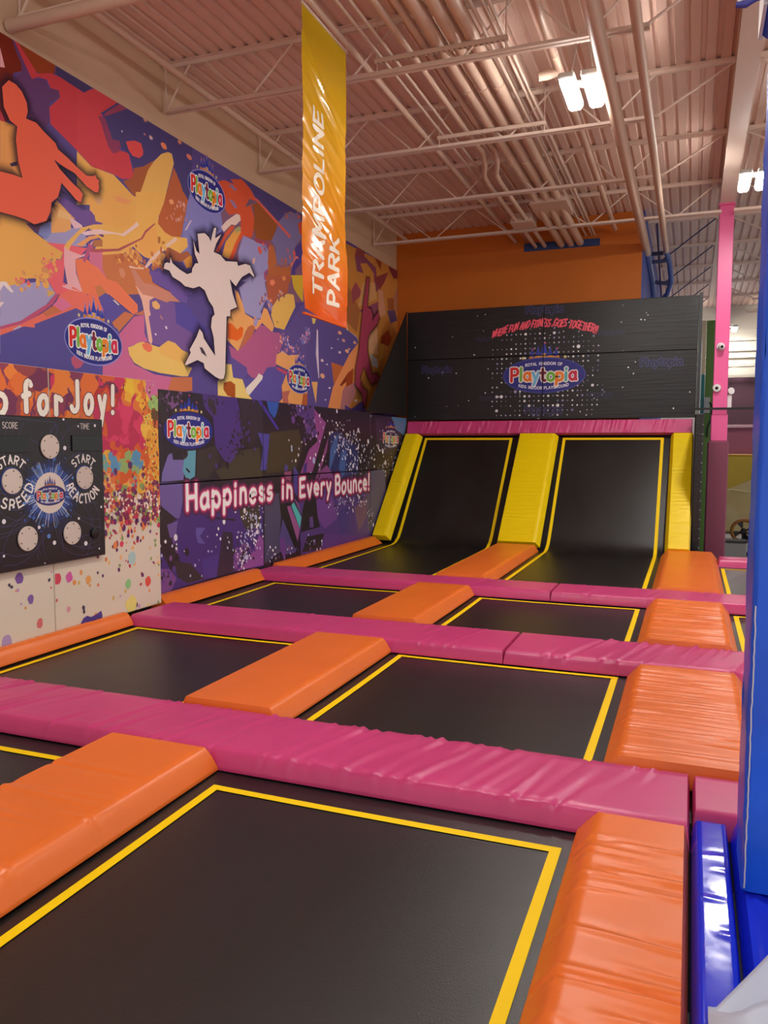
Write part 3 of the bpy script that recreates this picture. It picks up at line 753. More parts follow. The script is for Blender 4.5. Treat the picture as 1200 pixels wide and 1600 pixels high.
for a, l, n, am, s in (((-.5, 3.343), 'large creased orange pad at the lower left, nearest the camera', 40, .009, 21), ((3.965, 5.842), 'second nearest orange centre pad, smooth with a pale right edge', 8, .002, 22),
                 ((6.555, 8.467), 'orange centre pad in the second row from the slanted wall', 8, .002, 23), ((9.111, 12.42), 'orange centre pad at the foot of the yellow middle strip', 8, .002, 24)):
    pad('orange_pad', l, 'foam pad', gc, M_or, -2.875, -2.20, a[0], a[1], .022, TH + .02, .03, .065, .02, .02, 'y', n, am, s, .05, .010, p=1.35)
gr = 'orange pads along the right side'
for a, x, l, n, am, s in (((-.5, 3.343), (-.405, .042), 'orange pad at the lower right beside the blue mat, heavily creased', 60, .011, 31), ((3.965, 5.80), (-.375, .40), 'wide creased orange pad left of the blue post', 46, .010, 32),
                 ((6.555, 8.44), (-.375, .40), 'shiny ridged orange pad beyond the wide creased one', 46, .010, 33), ((9.111, 12.55), (-.375, .40), 'smooth orange pad at the foot of the right yellow strip', 6, .002, 34)):
    pad('orange_pad', l, 'foam pad', gr, M_or, x[0], x[1], a[0], a[1], .022, TH + .02, .09, (.02 if s == 31 else .08), .03, .02, 'y', n, am, s, .03, .008, p=1.15, slant=-.04)
gw = 'narrow orange pads along the left wall'
pad('orange_pad', 'thin rounded orange pad at the foot of the paint-splash wall', 'foam pad', gw, M_or, -4.85, -4.73, 3.97, 5.84, .03, TH + .02, .02, .07, .02, .02, 'y', 20, .003, 41, .02, .012, p=2)
pad('orange_pad', 'nearer orange edge pad at the foot of the purple wall', 'foam pad', gw, M_or, -5.085, -4.86, 6.555, 8.60, .03, TH + .02, .02, .13, .02, .05, seed=42, p=1.1)
pad('orange_pad', 'farther orange edge pad at the foot of the purple wall', 'foam pad', gw, M_or, -5.085, -4.86, 9.02, 12.45, .03, TH + .02, .02, .13, .05, .02, seed=43, p=1.1)
# slanted yellow strips: pads built flat and tipped up the slope
def slope_pad(label, x0, x1, cl, cr, seed):
    y0, z0, y1, z1 = 12.47, .035, 14.17, 1.815
    L = math.hypot(y1 - y0, z1 - z0); ang = math.atan2(z1 - z0, y1 - y0)
    V, F = pad_mesh(x0, x1, 0, L, 0, .10, cl, cr, .02, .02, 'y', 34, .005, seed, .05, .012, p=1.2)
    V = [(x, y0 + y * math.cos(ang) - z * math.sin(ang), z0 + y * math.sin(ang) + z * math.cos(ang)) for x, y, z in V]
    return tag(mesh_obj('yellow_pad', V, F, M_yel, smooth=True), label, 'foam pad', 'yellow strips up the slanted wall')
slope_pad('left yellow strip up the slanted wall, beside the purple wall', -5.07, -4.74, .02, .07, 51)
slope_pad('broad yellow strip between the two slanted mats', -2.90, -2.20, .03, .07, 52)
slope_pad('right yellow strip up the slanted wall, beside the black post', -.33, .03, .05, .02, 53)
V, F = pad_mesh(-5.06, .005, 0, .27, 0, .07, .02, .02, .02, .02, 'x', 80, .013, 61, .05, .012, p=1.5, slant=.3)
V = [(x, 14.20 + y * .28 - z * .96, 1.79 + y * .96 + z * .28) for x, y, z in V]
tag(mesh_obj('pink_pad', V, F, M_pink, smooth=True), 'pink top pad along the upper edge of the slanted wall', 'foam pad')

# ------------------------------------------------------------------ black wall over the slope
M_blackv = mat('black_vinyl', (21, 21, 22), .36, spec=.5, bump=((1.2, 1.2, 26), .22, .02))
M_print = print_mat('printed_vinyl', .36, bump=((5, 5, 5), .12, .01))
YK = 14.34; bt, bb_, bm = 4.082, 2.06, 3.19
cvb = Canvas(lambda u, v, d: (u, YK - .0 - d, v), start=.0015)
rng = random.Random(5)
for w_, (u, v, s) in (('Playtopia', (-2.51, 3.94, .64)), ('Playtopia', (-4.5, 2.95, .56)), ('Playtopia', (-.52, 2.945, .66)), ('Playtopia', (-2.50, 2.17, .64)), ('Playtopia', (-3.5, 2.42, .34)), ('Playtopia', (-1.5, 2.44, .40)), ('Playtopia', (-3.6, 3.50, .3)), ('Playtopia', (-1.35, 3.50, .42))):
    big = s > .5
    text(cvb, w_, u - s / 2, v, s * .19, .40, (66, 64, 108) if big else (42, 42, 66), s)
    text(cvb, w_, u - s / 2, v, s * .19, .20, (20, 20, 48) if big else (24, 24, 44), s)
for i in range(-13, 14):
    for j in range(-14, 10):
        u = -2.5 + i * .085; v = 2.98 + j * .085
        r = math.hypot(i / 12.0, (j + 2) / 13.0)
        if r > 1.05 or rng.random() > 1.1 - .55 * r: continue
        k = rng.random(); s = .007 + .015 * k * (1.15 - .5 * r) + (.014 if rng.random() < .07 else 0)
        cvb.disc(u, v, s, rng.choice([(225, 220, 230), (190, 185, 205), (150, 145, 190), (240, 238, 240), (120, 118, 150)]), 8)
for k in range(46): cvb.disc(rng.uniform(-5, 0), rng.uniform(2.1, 4.0), rng.uniform(.006, .014), (235, 232, 235), 7)
stt, tt = text_strokes('WHERE FUN AND FITNESS ,GOES TOGETHER!!', .13)
for wd, c in ((.044, (110, 26, 44)), (.020, (250, 92, 112))):
    cvb.L += 1
    for ch, p in stt:
        q = []
        for s, h in p:
            x = (s / tt - .5) * 1.86
            q.append((-2.53 + x + h * .035, 3.70 - .165 * (x / .93) ** 2 + h * .12 + .012 * math.sin(s * 2.1)))
        cvb.stroke(q, wd, c, 6, up=False)
logo(cvb, -2.504, 2.835, 1.43, .60, glow=(64, 70, 150))
gk = 'black vinyl wall panels over the slanted wall'
for (u0, u1, v0, v1, l) in ((-5.09, -2.523, bm + .003, bt, 'upper left black wall panel, faint with scattered white dots'), (-2.517, .045, bm + .003, bt, 'upper right black wall panel, with the end of the red arched slogan'),
                    (-5.09, -2.523, bb_, bm - .003, 'lower left black wall panel, with the left half of the oval emblem'), (-2.517, .045, bb_, bm - .003, 'lower right black wall panel, with the right half of the oval emblem')):
    t = thing('wall_pad', l, 'wall panel', ((u0 + u1) / 2, YK + .04, v0), gk)
    box('vinyl_panel', M_blackv, u0, u1, YK, YK + .07, v0, v1, .006, parent=t)
    cvb.build('printed_artwork', M_print, t, (u0 + .004, u1 - .004, v0 + .004, v1 - .004), label='printed white dots and coloured lettering')
M_grey = mat('pale_frame_post', (170, 178, 176), .45)
t = thing('frame_post', 'pale steel post behind the right edge of the black wall', 'post', (.085, 14.5, -1))
box('post', M_grey, .055, .115, 14.42, 14.50, -1, 3.35, .004, parent=t)
box('upper_post', mat('dark_frame_post', (52, 58, 58), .5), .048, .10, 14.33, 14.42, 2.2, 4.12, .004, parent=t, label='dark upper post')
# black padded side of the slope with lacing eyelets
M_blackp = mat('black_pad_vinyl', (26, 23, 24), .42, bump=((8, 8, 22), .35, .015))
t = thing('post_pad', 'tall black laced pad right of the right yellow strip', 'foam pad', (.09, 13.4, -.1))
box('padding', M_blackp, .035, .165, 13.0, 14.28, -.99, 2.07, .015, parent=t)
for k in range(14): MB().lathe((.152, 13.001, .02 + k * .145), (0, -1, 0), [(0, .008), (.003, .008), (.003, .001)], 8).build('eyelet', M_grey, t, label='pale metal eyelet')
t = thing('black_rail', 'thin black rail from the black wall corner to the blue post', 'rail', (1, 14.0, 2.18))
MB().bar((.0, 14.0, 2.185), (2.6, 14.0, 2.185), .03, .035).build('bar', M_frame, t)
# netting triangle at the left end
mn = bpy.data.materials.new('black_mesh_net'); mn.use_nodes = True
_b = mn.node_tree.nodes['Principled BSDF']; _b.inputs['Base Color'].default_value = (.012, .010, .009, 1); _b.inputs['Roughness'].default_value = .7; _b.inputs['Alpha'].default_value = .84
t = thing('safety_net', 'black triangular mesh net left of the black wall', 'net', (-5.10, 13.6, 2.1))
mesh_obj('net', [(-5.10, 12.38, 2.14), (-5.10, 14.33, 2.14), (-5.10, 14.33, 4.07), (-5.102, 12.38, 2.14), (-5.102, 14.33, 2.14), (-5.102, 14.33, 4.07)], [(0, 1, 2), (3, 5, 4)], mn, t)
MB().tube([(-5.10, 12.36, 2.13), (-5.10, 14.33, 4.09)], .012, 6).build('edge_rope', M_frame, t)

# ------------------------------------------------------------------ mural on the left wall
M_mural = print_mat('printed_mural_vinyl', .5, spec=.35)
XF = -5.575
cv = Canvas(lambda u, v, d: (XF + d, u, v), start=.001)
cv.gain = 1.40
VIEW = {'m': (0, 40, 5.3333), 'A': (0, 300, 7.5), 'B': (0, 440, 7.5), 'C': (120, 140, 6.6667), 'D': (140, 300, 7.5), 'E': (140, 440, 7.5), 'F': (320, 280, 7.5),
        'H': (340, 430, 7.5), 'I': (480, 490, 7.5), 'q': (540, 380, 5.714), 'w': (240, 340, 6.156), 'k': (240, 600, 6.6667), 'l': (240, 760, 6.6667), 'n': (400, 620, 7.5), 'o': (400, 760, 6.0), 'p': (0, 0, 1.0), 'g': (0, 640, 6.153)}
def tr(code, xs, plane=XF):
    ox, oy, sc = VIEW[code]; out = []
    for x, y in xs:
        w = on(ox + x / sc, oy + y / sc, 'x', plane); out.append((float(w[1]), float(w[2])))
    return out
def pts(s): 
    a = [float(x) for x in s.replace(',', ' ').split()]
    return list(zip(a[::2], a[1::2]))
MUR = [  # outline code, points, colour; later shapes over earlier ones
 ('m', '0,30 90,100 140,230 180,320 180,380 100,400 0,430', (112, 32, 16)),
 ('m', '130,130 460,320 455,400 330,400 260,360', (140, 60, 24)),
 ('m', '0,180 40,350 0,345', (215, 160, 165)),
 ('m', '95,105 150,130 250,340 270,440 380,450 400,520 490,540 500,600 410,640 410,800 380,860 220,760 200,600 100,440 180,390 185,320', (92, 56, 104)),
 ('m', '0,700 40,790 60,820 0,800', (190, 60, 80)), ('m', '0,790 130,830 140,1000 150,1130 185,1270 100,1240 0,1210', (215, 150, 85)), ('m', '80,1150 140,1130 145,1165 95,1175', (60, 45, 80)),
 ('m', '110,110 150,140 310,400 420,395 500,430 700,560 790,520 990,640 850,740 890,900 930,1020 1067,1060 1067,1230 1000,1250 770,1180 640,1040 420,820 410,680 500,600 490,540 420,520 390,450 320,430 265,445', (190, 58, 68)),
 ('C', '0,0 200,0 430,130 290,240 220,280 290,480 350,660 400,670 460,640 540,670 590,880 560,930 470,930 380,880 150,790 0,630', (194, 62, 72)),
 ('C', '430,130 1200,580 1200,1200 1120,1200 1010,820 980,660 900,660 800,740 690,800 590,820 550,680 460,600 330,500 280,260 240,250', (66, 58, 112)),
 ('m', '470,330 770,520 700,560 500,430 460,400', (62, 52, 98)),
 ('C', '220,270 290,290 340,430 370,520 440,530 460,590 430,650 380,665 330,600 290,480 260,370', (136, 56, 92)),
 ('C', '440,150 520,200 300,280 280,260 330,220', (140, 60, 86)),
 ('C', '510,540 600,530 670,560 690,640 690,680 650,715 580,690 540,630', (208, 72, 72)),
 ('C', '590,820 690,800 800,740 740,850 640,1130 580,1090 480,950 560,930 590,880', (156, 84, 46)),
 ('C', '0,640 150,800 380,885 480,990 580,1100 640,1130 600,1200 0,1200', (222, 168, 84)),
 ('D', '0,0 450,0 545,80 540,250 540,370 500,400 330,420 0,400', (220, 165, 84)),
 ('D', '890,0 1100,0 1180,150 1110,300 1080,500 1060,530 960,520 870,470 800,370 815,280', (176, 92, 52)), ('C', '1010,810 1080,980 1130,1150 1150,1200 900,1200', (172, 90, 54)),
 ('D', '1110,300 1200,160 1200,760 1150,700 1150,560 1060,530 1080,480', (108, 108, 172)),
 ('p', '292,320 300,290 345,330 360,345 345,362 330,372 322,362 302,380 292,420 280,402', (122, 122, 182)),
 ('D', '130,740 420,720 640,860 700,900 740,1060 860,1130 1000,1200 0,1200 0,1000 140,900', (190, 112, 66)),
 ('C', '640,1130 700,960 740,840 800,750 880,670 950,650 990,670 1010,770 960,960 900,1200 560,1200', (216, 170, 90)),
 ('D', '540,0 895,0 860,150 810,280 800,370 880,470 960,520 1060,530 1140,540 1150,640 1060,720 930,650 860,700 780,770 700,780 640,760 560,690 510,640 400,720 130,740 60,660 140,560 60,500 0,500 0,380 150,370 300,420 500,400 540,370', (220, 170, 86)),
 ('D', '560,640 640,760 700,780 800,690 850,560 800,520 780,420 700,440 600,560', (222, 160, 84)),
 ('D', '470,650 560,690 620,780 560,850 480,800 410,790 400,740', (200, 135, 80)), ('D', '720,780 830,700 900,730 840,860 740,880', (205, 145, 85)),
 ('D', '800,520 830,530 825,600 800,600', (170, 100, 50)), ('D', '850,580 880,580 870,650 845,630', (170, 100, 50)), ('D', '920,650 1060,720 1150,690 1180,740 1080,820 900,800 880,700', (160, 90, 60)),
 ('D', '1100,800 1180,740 1200,760 1200,880 1130,890', (205, 140, 60)),
 ('D', '930,90 970,85 990,130 960,150 935,130', (232, 150, 100)), ('D', '340,900 390,890 420,960 400,1010 360,990', (200, 135, 105)),
 ('D', '310,770 345,780 350,810 320,805', (225, 165, 90)), ('D', '1110,455 1180,330 1195,335 1140,440', (200, 175, 190)),
 ('D', '290,60 350,55 480,100 480,130 420,140 320,110', (224, 148, 96)), ('D', '60,70 140,60 140,140 80,140', (208, 160, 115)),
 ('m', '0,1580 120,1590 300,1650 480,1660 470,1560 520,1480 620,1560 700,1600 0,1700', (205, 150, 90)),
 ('A', '260,360 340,370 420,390 470,400 470,460 380,450 300,400', (110, 70, 110)), ('A', '480,490 580,360 680,310 830,420 1000,430 1010,640 760,630 540,590', (152, 148, 192)), ('A', '470,400 590,340 600,480 540,560 450,490', (120, 130, 185)),
 ('A', '600,330 600,200 690,60 760,200 830,300 830,440 760,470 600,480', (226, 164, 98)), ('A', '660,290 700,200 830,270 820,330', (232, 180, 120)),
 ('A', '690,60 900,180 1000,230 1120,300 1120,370 850,300 760,200', (222, 168, 90)),
 ('A', '660,90 720,70 820,110 950,200 1060,220 1110,280 1120,360 1200,370 1000,410 850,290', (106, 76, 146)), ('A', '820,290 960,390 970,420 870,430 830,360', (215, 180, 190)),
 ('A', '0,245 180,300 300,365 400,470 520,560 740,700 710,790 600,780 560,900 600,890 560,1000 480,1050 400,1010 250,1020 150,1040 0,960', (224, 166, 86)),
 ('A', '540,590 750,610 1020,660 950,740 760,760 740,1060 960,1170 660,1200 560,1040 560,930 500,880 620,800 720,790 740,710', (226, 96, 108)),
 ('A', '880,790 1000,770 1200,950 1200,1200 970,1200 900,950', (236, 116, 76)),
 ('A', '1060,700 1200,700 1200,940 1100,860 1040,790', (200, 110, 140)), ('A', '1110,560 1200,560 1200,640 1100,640', (170, 110, 60)),
 ('A', '750,640 820,690 950,740 1000,720 1060,600 1100,560 1020,740 880,790 890,950 965,1170 730,1105 790,1080 750,850', (222, 166, 172)),
 ('A', '1040,600 1090,640 1110,690 1200,660 1200,700 1060,710 990,830 970,800', (176, 78, 120)),
 ('A', '750,640 780,590 950,420 1100,380 1200,370 1200,410 1050,420 930,500 820,640 810,690', (226, 172, 92)), ('A', '890,620 1040,520 1140,505 1150,540 1060,560 960,640', (222, 155, 95)),
 ('A', '950,480 1080,440 1200,440 1200,490 1090,500 1010,510', (220, 190, 200)),
 ('A', '1010,450 1080,440 1070,462', (90, 50, 110)), ('A', '1150,500 1200,490 1200,530', (90, 50, 110)),
 ('D', '0,230 30,240 70,340 150,365 150,380 0,380', (106, 74, 140)), ('D', '100,495 160,500 165,530', (90, 50, 110)), ('D', '50,570 150,560 150,630 30,640', (172, 108, 66)),
 ('D', '0,450 150,450 380,490 500,400 550,350 580,390 400,520 300,490 0,500', (222, 188, 184)),
 ('D', '0,660 50,670 330,665 600,540 650,450 760,365 770,375 660,480 620,550 350,690 40,712', (166, 76, 84)),
 ('D', '460,860 540,885 640,885 700,790 800,690 1000,530 1030,560 820,720 720,840 650,908 520,897 470,890', (226, 188, 174)),
 ('D', '0,700 110,710 130,860 200,1020 0,900', (196, 108, 140)),
 ('D', '0,830 110,900 200,1020 300,1050 440,1200 0,1200', (236, 116, 80)),
 ('B', '0,0 80,60 230,20 560,0 650,140 540,270 440,330 240,460 0,530', (158, 152, 192)), ('B', '550,100 620,110 640,140 560,180', (205, 165, 90)), ('A', '200,1050 240,1000 290,1050 240,1090', (225, 165, 80)), ('A', '320,1070 370,1080 350,1120 310,1110', (225, 165, 80)),
 ('B', '0,0 70,0 160,120 130,130 40,40 0,110', (226, 206, 208)), ('B', '0,240 50,240 0,300', (226, 206, 208)),
 ('B', '0,560 240,500 480,380 640,270 700,150 860,60 1020,160 1130,100 1160,240 1030,390 890,310 410,500 410,540 280,525 0,630', (230, 108, 92)),
 ('B', '490,370 620,280 720,350 540,410', (192, 108, 72)), ('B', '620,270 720,180 840,280 730,350', (208, 110, 150)), ('B', '730,40 960,125 800,90 730,60', (222, 166, 172)),
 ('B', '0,525 240,460 440,330 560,260 640,150 690,150 620,260 430,400 240,500 0,560', (182, 78, 114)), ('B', '150,560 230,510 250,530 170,575', (180, 170, 190)),
 ('E', '90,0 310,0 560,270 565,360 510,385 190,120', (236, 116, 80)), ('E', '0,30 60,60 140,260 160,350 60,330 0,280', (234, 112, 80)), ('E', '60,60 130,40 190,130 100,185', (190, 115, 70)),
 ('E', '100,185 190,130 270,220 410,340 260,470 200,480 160,340 130,270', (82, 72, 152)), ('E', '260,480 410,350 520,390 640,330 640,390 520,390 330,600', (190, 112, 72)), ('E', '270,215 290,215 350,275 330,275', (230, 215, 210)),
 ('E', '90,960 200,940 380,800 340,620 520,410 640,390 640,600 680,700 460,760 450,830 520,970 760,1080 960,1110 950,1200 640,1180 90,1080', (190, 100, 142)),
 ('E', '700,210 760,190 850,230 950,240 1000,250 1200,420 1200,800 1150,840 940,690 850,750 730,730 690,400', (112, 82, 144)), ('E', '630,330 660,420 690,700 650,640', (105, 78, 145)),
 ('D', '480,920 520,900 640,1070 1000,1200 600,1200', (190, 128, 108)), ('E', '520,0 720,30 940,130 1060,240 940,230 900,245 760,190 620,150', (192, 128, 108)),
 ('E', '530,30 620,150 760,185 700,220 700,330 715,390 690,410 735,690 720,740 690,700 640,370 610,220', (232, 172, 152)),
 ('D', '690,930 800,930 950,1000 1200,1180 1200,1200 960,1200 900,1110 760,1070', (102, 78, 152)), ('E', '740,0 900,0 1100,110 1150,200 1130,250 1050,230 930,100', (102, 78, 152)),
 ('E', '990,250 1100,260 1200,330 1200,420', (78, 68, 148)),
 ('p', '273,472 300,490 330,520 300,520 275,505', (78, 68, 148)),
 ('E', '450,770 520,745 560,720 620,705 740,745 820,770 920,690 1000,720 1060,790 1160,840 1150,1000 1200,1010 1150,1110 1080,1110 820,1070 640,1020 520,950 460,850', (224, 184, 100)),
 ('E', '810,770 850,740 920,690 1000,720 1080,800 1150,850 1100,970 820,850', (226, 174, 92)), ('E', '610,730 680,710 730,760 730,810 690,830 630,790', (236, 112, 82)),
 ('E', '730,240 778,222 825,280 815,320 770,325 735,290', (232, 172, 104)), ('E', '880,525 900,520 912,550 895,562', (225, 200, 215)), ('E', '760,605 780,605 785,630 765,630', (230, 205, 215)), ('E', '825,380 845,420 865,440 850,445 828,420', (190, 130, 110)),
 ('E', '920,1180 960,1110 1200,1120 1200,1210 940,1210', (186, 108, 72)),
 ('B', '0,630 280,525 410,540 400,500 890,310 1030,390 1200,500 1200,1060 0,905', (82, 74, 144)), ('E', '0,380 130,420 330,560 380,760 100,960 95,1070 0,1060', (80, 72, 146)),
 ('B', '830,900 870,860 960,870 1010,910 940,980 880,985 840,950', (182, 82, 112)),
 ('p', '340,300 360,290 480,350 480,470 420,480 410,430 355,400', (120, 84, 110)),
 ('F', '140,30 230,10 340,60 300,0 430,0 520,90 600,240 540,320 570,420 580,520 560,660 540,690 450,660 430,640 420,560 420,460 380,400 290,420 240,360 230,250 180,150', (198, 78, 46)),
 ('F', '270,60 330,70 380,140 340,130', (132, 112, 152)), ('F', '280,230 340,260 380,340 350,340', (132, 112, 152)), ('F', '470,330 520,230 600,260 540,300', (100, 80, 105)),
 ('F', '560,300 620,270 760,420 850,510 830,600 780,720 700,720 600,690 570,560 580,420', (142, 76, 32)),
 ('F', '440,0 500,0 1150,400 1150,500 860,500 600,200', (72, 62, 116)),
 ('F', '860,500 950,400 1000,380 1110,420 1150,560 1120,700 1050,800 1030,950 1000,990 900,1010 840,980 830,800 780,720 840,590', (114, 104, 148)),
 ('F', '1090,520 1150,490 1150,660 1110,640', (190, 70, 40)), ('F', '1150,700 1060,800 1030,1000 1000,1200 1060,1200 1060,1060 1150,960', (72, 58, 128)),
 ('F', '560,210 600,220 850,490 1010,670 990,690 830,510', (202, 88, 78)), ('F', '1000,990 1060,900 1090,905 1100,935 1070,930 1010,1040', (205, 110, 100)),
 ('F', '750,760 800,780 830,900 850,1010 900,1040 1000,1010 1010,1200 740,1200 740,900', (172, 96, 54)),
 ('F', '580,690 700,720 790,760 740,780 600,745', (150, 62, 84)),
 ('F', '450,660 580,720 600,740 700,770 740,830 740,1050 700,1120 740,1200 420,1200 570,1120 520,1000 400,960 390,850', (144, 138, 186)),
 ('F', '690,1100 720,1060 745,1065 710,1110 715,1190 695,1170', (150, 70, 120)), ('F', '560,930 590,920 580,990 555,990', (215, 165, 150)),
 ('F', '190,560 250,490 370,405 410,420 420,480 360,540 310,530 220,620', (216, 192, 182)),
 ('F', '230,640 300,550 350,540 340,580 250,680 160,860 120,850', (206, 86, 52)), ('F', '350,590 420,560 420,620 330,830 290,940 200,900 240,740', (216, 154, 72)), ('F', '350,580 410,550 420,590 370,640', (160, 155, 100)), ('F', '430,600 450,660 390,760 330,950 280,940 350,760', (206, 82, 46)),
 ('H', '250,150 330,80 420,30 540,0 560,150 580,260 500,430 540,520 440,500 320,440 290,330 270,230', (152, 146, 190)),
 ('H', '560,0 850,0 820,200 700,270 640,350 590,280 575,150', (168, 88, 62)), ('H', '560,120 590,280 650,360 640,440 600,400 575,300', (140, 120, 175)),
 ('H', '615,60 650,50 675,85 650,122 615,110', (222, 128, 96)), ('H', '750,20 790,10 800,50 770,70', (205, 135, 80)),
 ('H', '720,640 820,620 900,470 1000,340 1200,520 1200,1480 1140,1480 1170,1260 1090,1250 1080,1140 900,1100 880,960 760,900', (92, 76, 138)),
 ('H', '860,0 1000,0 1000,320 930,220 890,150', (200, 165, 50)),
 ('H', '820,215 890,230 910,370 860,470 780,640 670,610 625,470 640,370 700,280', (218, 174, 90)),
 ('H', '200,170 240,200 290,330 320,450 430,520 500,520 540,380 580,400 660,600 640,670 520,560 450,640 380,590 330,650 240,895 110,760 110,560 150,420 230,380', (228, 158, 94)),
 ('H', '115,560 170,570 230,640 270,600 300,620 290,720 230,770 120,740', (216, 98, 28)), ('H', '350,610 410,580 440,620 400,720 250,890 300,740', (182, 102, 68)),
 ('H', '100,760 130,820 160,960 340,1080 350,1150 300,1220 180,1200 160,1045 90,1040', (92, 76, 144)),
 ('H', '300,1220 400,1200 460,1210 580,1080 680,1070 820,1130 750,1300 740,1400 690,1440 420,1400 330,1310', (88, 76, 148)),
 ('H', '130,820 240,895 380,740 500,580 560,600 630,670 720,670 770,760 740,860 690,930 680,1070 580,1080 540,1150 460,1210 400,1200 350,1150 340,1080 160,960', (168, 88, 130)),
 ('H', '680,1070 820,1130 800,1170 700,1110', (176, 70, 100)),
 ('H', '690,930 760,890 830,940 960,930 880,1120 820,1110 680,1040', (230, 158, 98)), ('H', '800,1170 900,1150 1080,1270 1170,1260 1140,1490 690,1440 760,1400 750,1300', (226, 154, 90)),
 ('H', '750,1360 850,1350 820,1400 840,1460 770,1450', (180, 100, 90)),
 ('H', '330,1310 460,1190 480,1150 530,1180 520,1220 370,1355 335,1350', (218, 208, 198)),
 ('H', '0,1250 90,1040 160,1045 180,1200 290,1220 340,1340 440,1410 0,1360', (226, 192, 114)), ('H', '70,1260 150,1240 205,1280 205,1365 110,1340 65,1300', (162, 78, 24)),
 ('H', '980,1470 1000,1390 1090,1380 1130,1490', (176, 92, 52)), ('H', '1160,620 1175,640 1170,900 1190,1180 1185,1210 1160,1100 1150,900', (196, 182, 206)), ('H', '1090,500 1150,520 1150,560 1110,575', (215, 175, 90)),
 ('I', '0,30 450,180 600,330 460,600 300,850 220,1060 0,1040', (88, 74, 134)),
 ('q', '0,0 475,240 475,640 400,1480 0,1470', (184, 122, 56)),
 ('q', '0,330 30,400 130,600 100,800 0,690', (150, 92, 52)), ('q', '80,110 170,120 270,220 290,420 260,450 250,270 190,180 130,180 160,270 100,250', (122, 62, 88)), ('q', '100,30 170,70 165,120 80,115', (132, 62, 60)),
 ('q', '250,110 320,170 310,240', (132, 56, 36)), ('q', '380,200 475,250 470,310 430,320 390,240', (120, 44, 56)), ('q', '90,345 150,450 60,540 50,420', (142, 66, 76)), ('q', '150,350 260,350 280,500 110,570', (192, 142, 92)),
 ('q', '120,600 290,520 290,660 240,700', (132, 72, 96)), ('q', '290,420 330,420 360,640 300,660', (192, 136, 106)), ('q', '370,600 440,600 460,690 400,720', (82, 62, 104)), ('q', '370,490 430,490 430,600 380,590', (150, 84, 46)),
 ('q', '320,830 380,770 410,850 380,920 310,890', (142, 52, 26)), ('q', '250,310 380,260 340,360 300,420', (126, 52, 56)), ('q', '430,480 475,320 475,640 445,600', (166, 112, 96)), ('q', '200,830 280,740 290,1000 210,980', (200, 150, 110)), ('q', '300,900 340,900 335,1040 300,1040', (190, 140, 60)), ('q', '210,980 280,1030 290,1110 240,1100', (170, 165, 165)),
 ('I', '450,90 480,200 580,270 600,320 560,300 470,210', (205, 185, 190)),
 ('I', '0,200 250,110 440,180 480,200 580,280 600,330 460,600 300,850 220,1060 100,1050 120,800 50,790 0,700', (88, 74, 134)),
 ('I', '280,570 430,620 310,830', (182, 98, 52)), ('I', '490,480 600,340 580,600 420,900 380,1080 230,1070 300,860', (216, 138, 84)), ('I', '480,690 510,680 520,740 400,850 380,840', (130, 52, 24)), ('I', '430,880 560,800 570,950 440,1090 380,1080', (168, 108, 112)), ('I', '470,700 540,640 530,820 450,860', (150, 64, 30)), ('I', '560,800 690,900 700,1040 600,1000 570,940', (150, 105, 55)),
 ('I', '440,1040 520,1070 640,1020 720,1130 440,1120', (78, 62, 124)), ('I', '110,180 125,200 130,480 140,760 130,750 100,470', (205, 190, 210)), ('I', '50,800 120,800 100,1010', (230, 165, 100)), ('I', '50,50 100,60 90,110 65,125', (215, 185, 100)),
]
cv.poly([(4.3, 2.0), (15.09, 2.0), (15.09, 5.043), (4.3, 5.06)], (82, 68, 132))
for q, c in (([(4.3, 4.3), (4.7, 4.6), (5.36, 5.06), (5.5, 5.06), (5.45, 4.4), (5.2, 4.1), (4.6, 3.9)], (112, 32, 16)), ([(4.3, 3.2), (4.8, 3.9), (5.5, 4.0), (5.6, 3.2), (5.2, 2.9), (4.6, 3.0)], (215, 150, 85)),
             ([(4.3, 2.7), (4.9, 3.1), (5.4, 3.2), (5.5, 2.9), (5.3, 2.75), (4.7, 2.5)], (224, 166, 86)), ([(4.3, 2.2), (4.8, 2.5), (5.5, 2.75), (5.4, 2.4), (4.8, 2.2)], (158, 152, 192)), ([(4.3, 4.7), (4.6, 5.06), (5.0, 5.06), (4.5, 4.6)], (190, 60, 80))): cv.poly(q, c)
for code, s, c in MUR: cv.poly([(u, v - max(0, 2.36 - v) * .9) for u, v in tr(code, pts(s))], c)
rng = random.Random(11)
for x, y, r in ((452 / 3.333, 0, 0),): pass
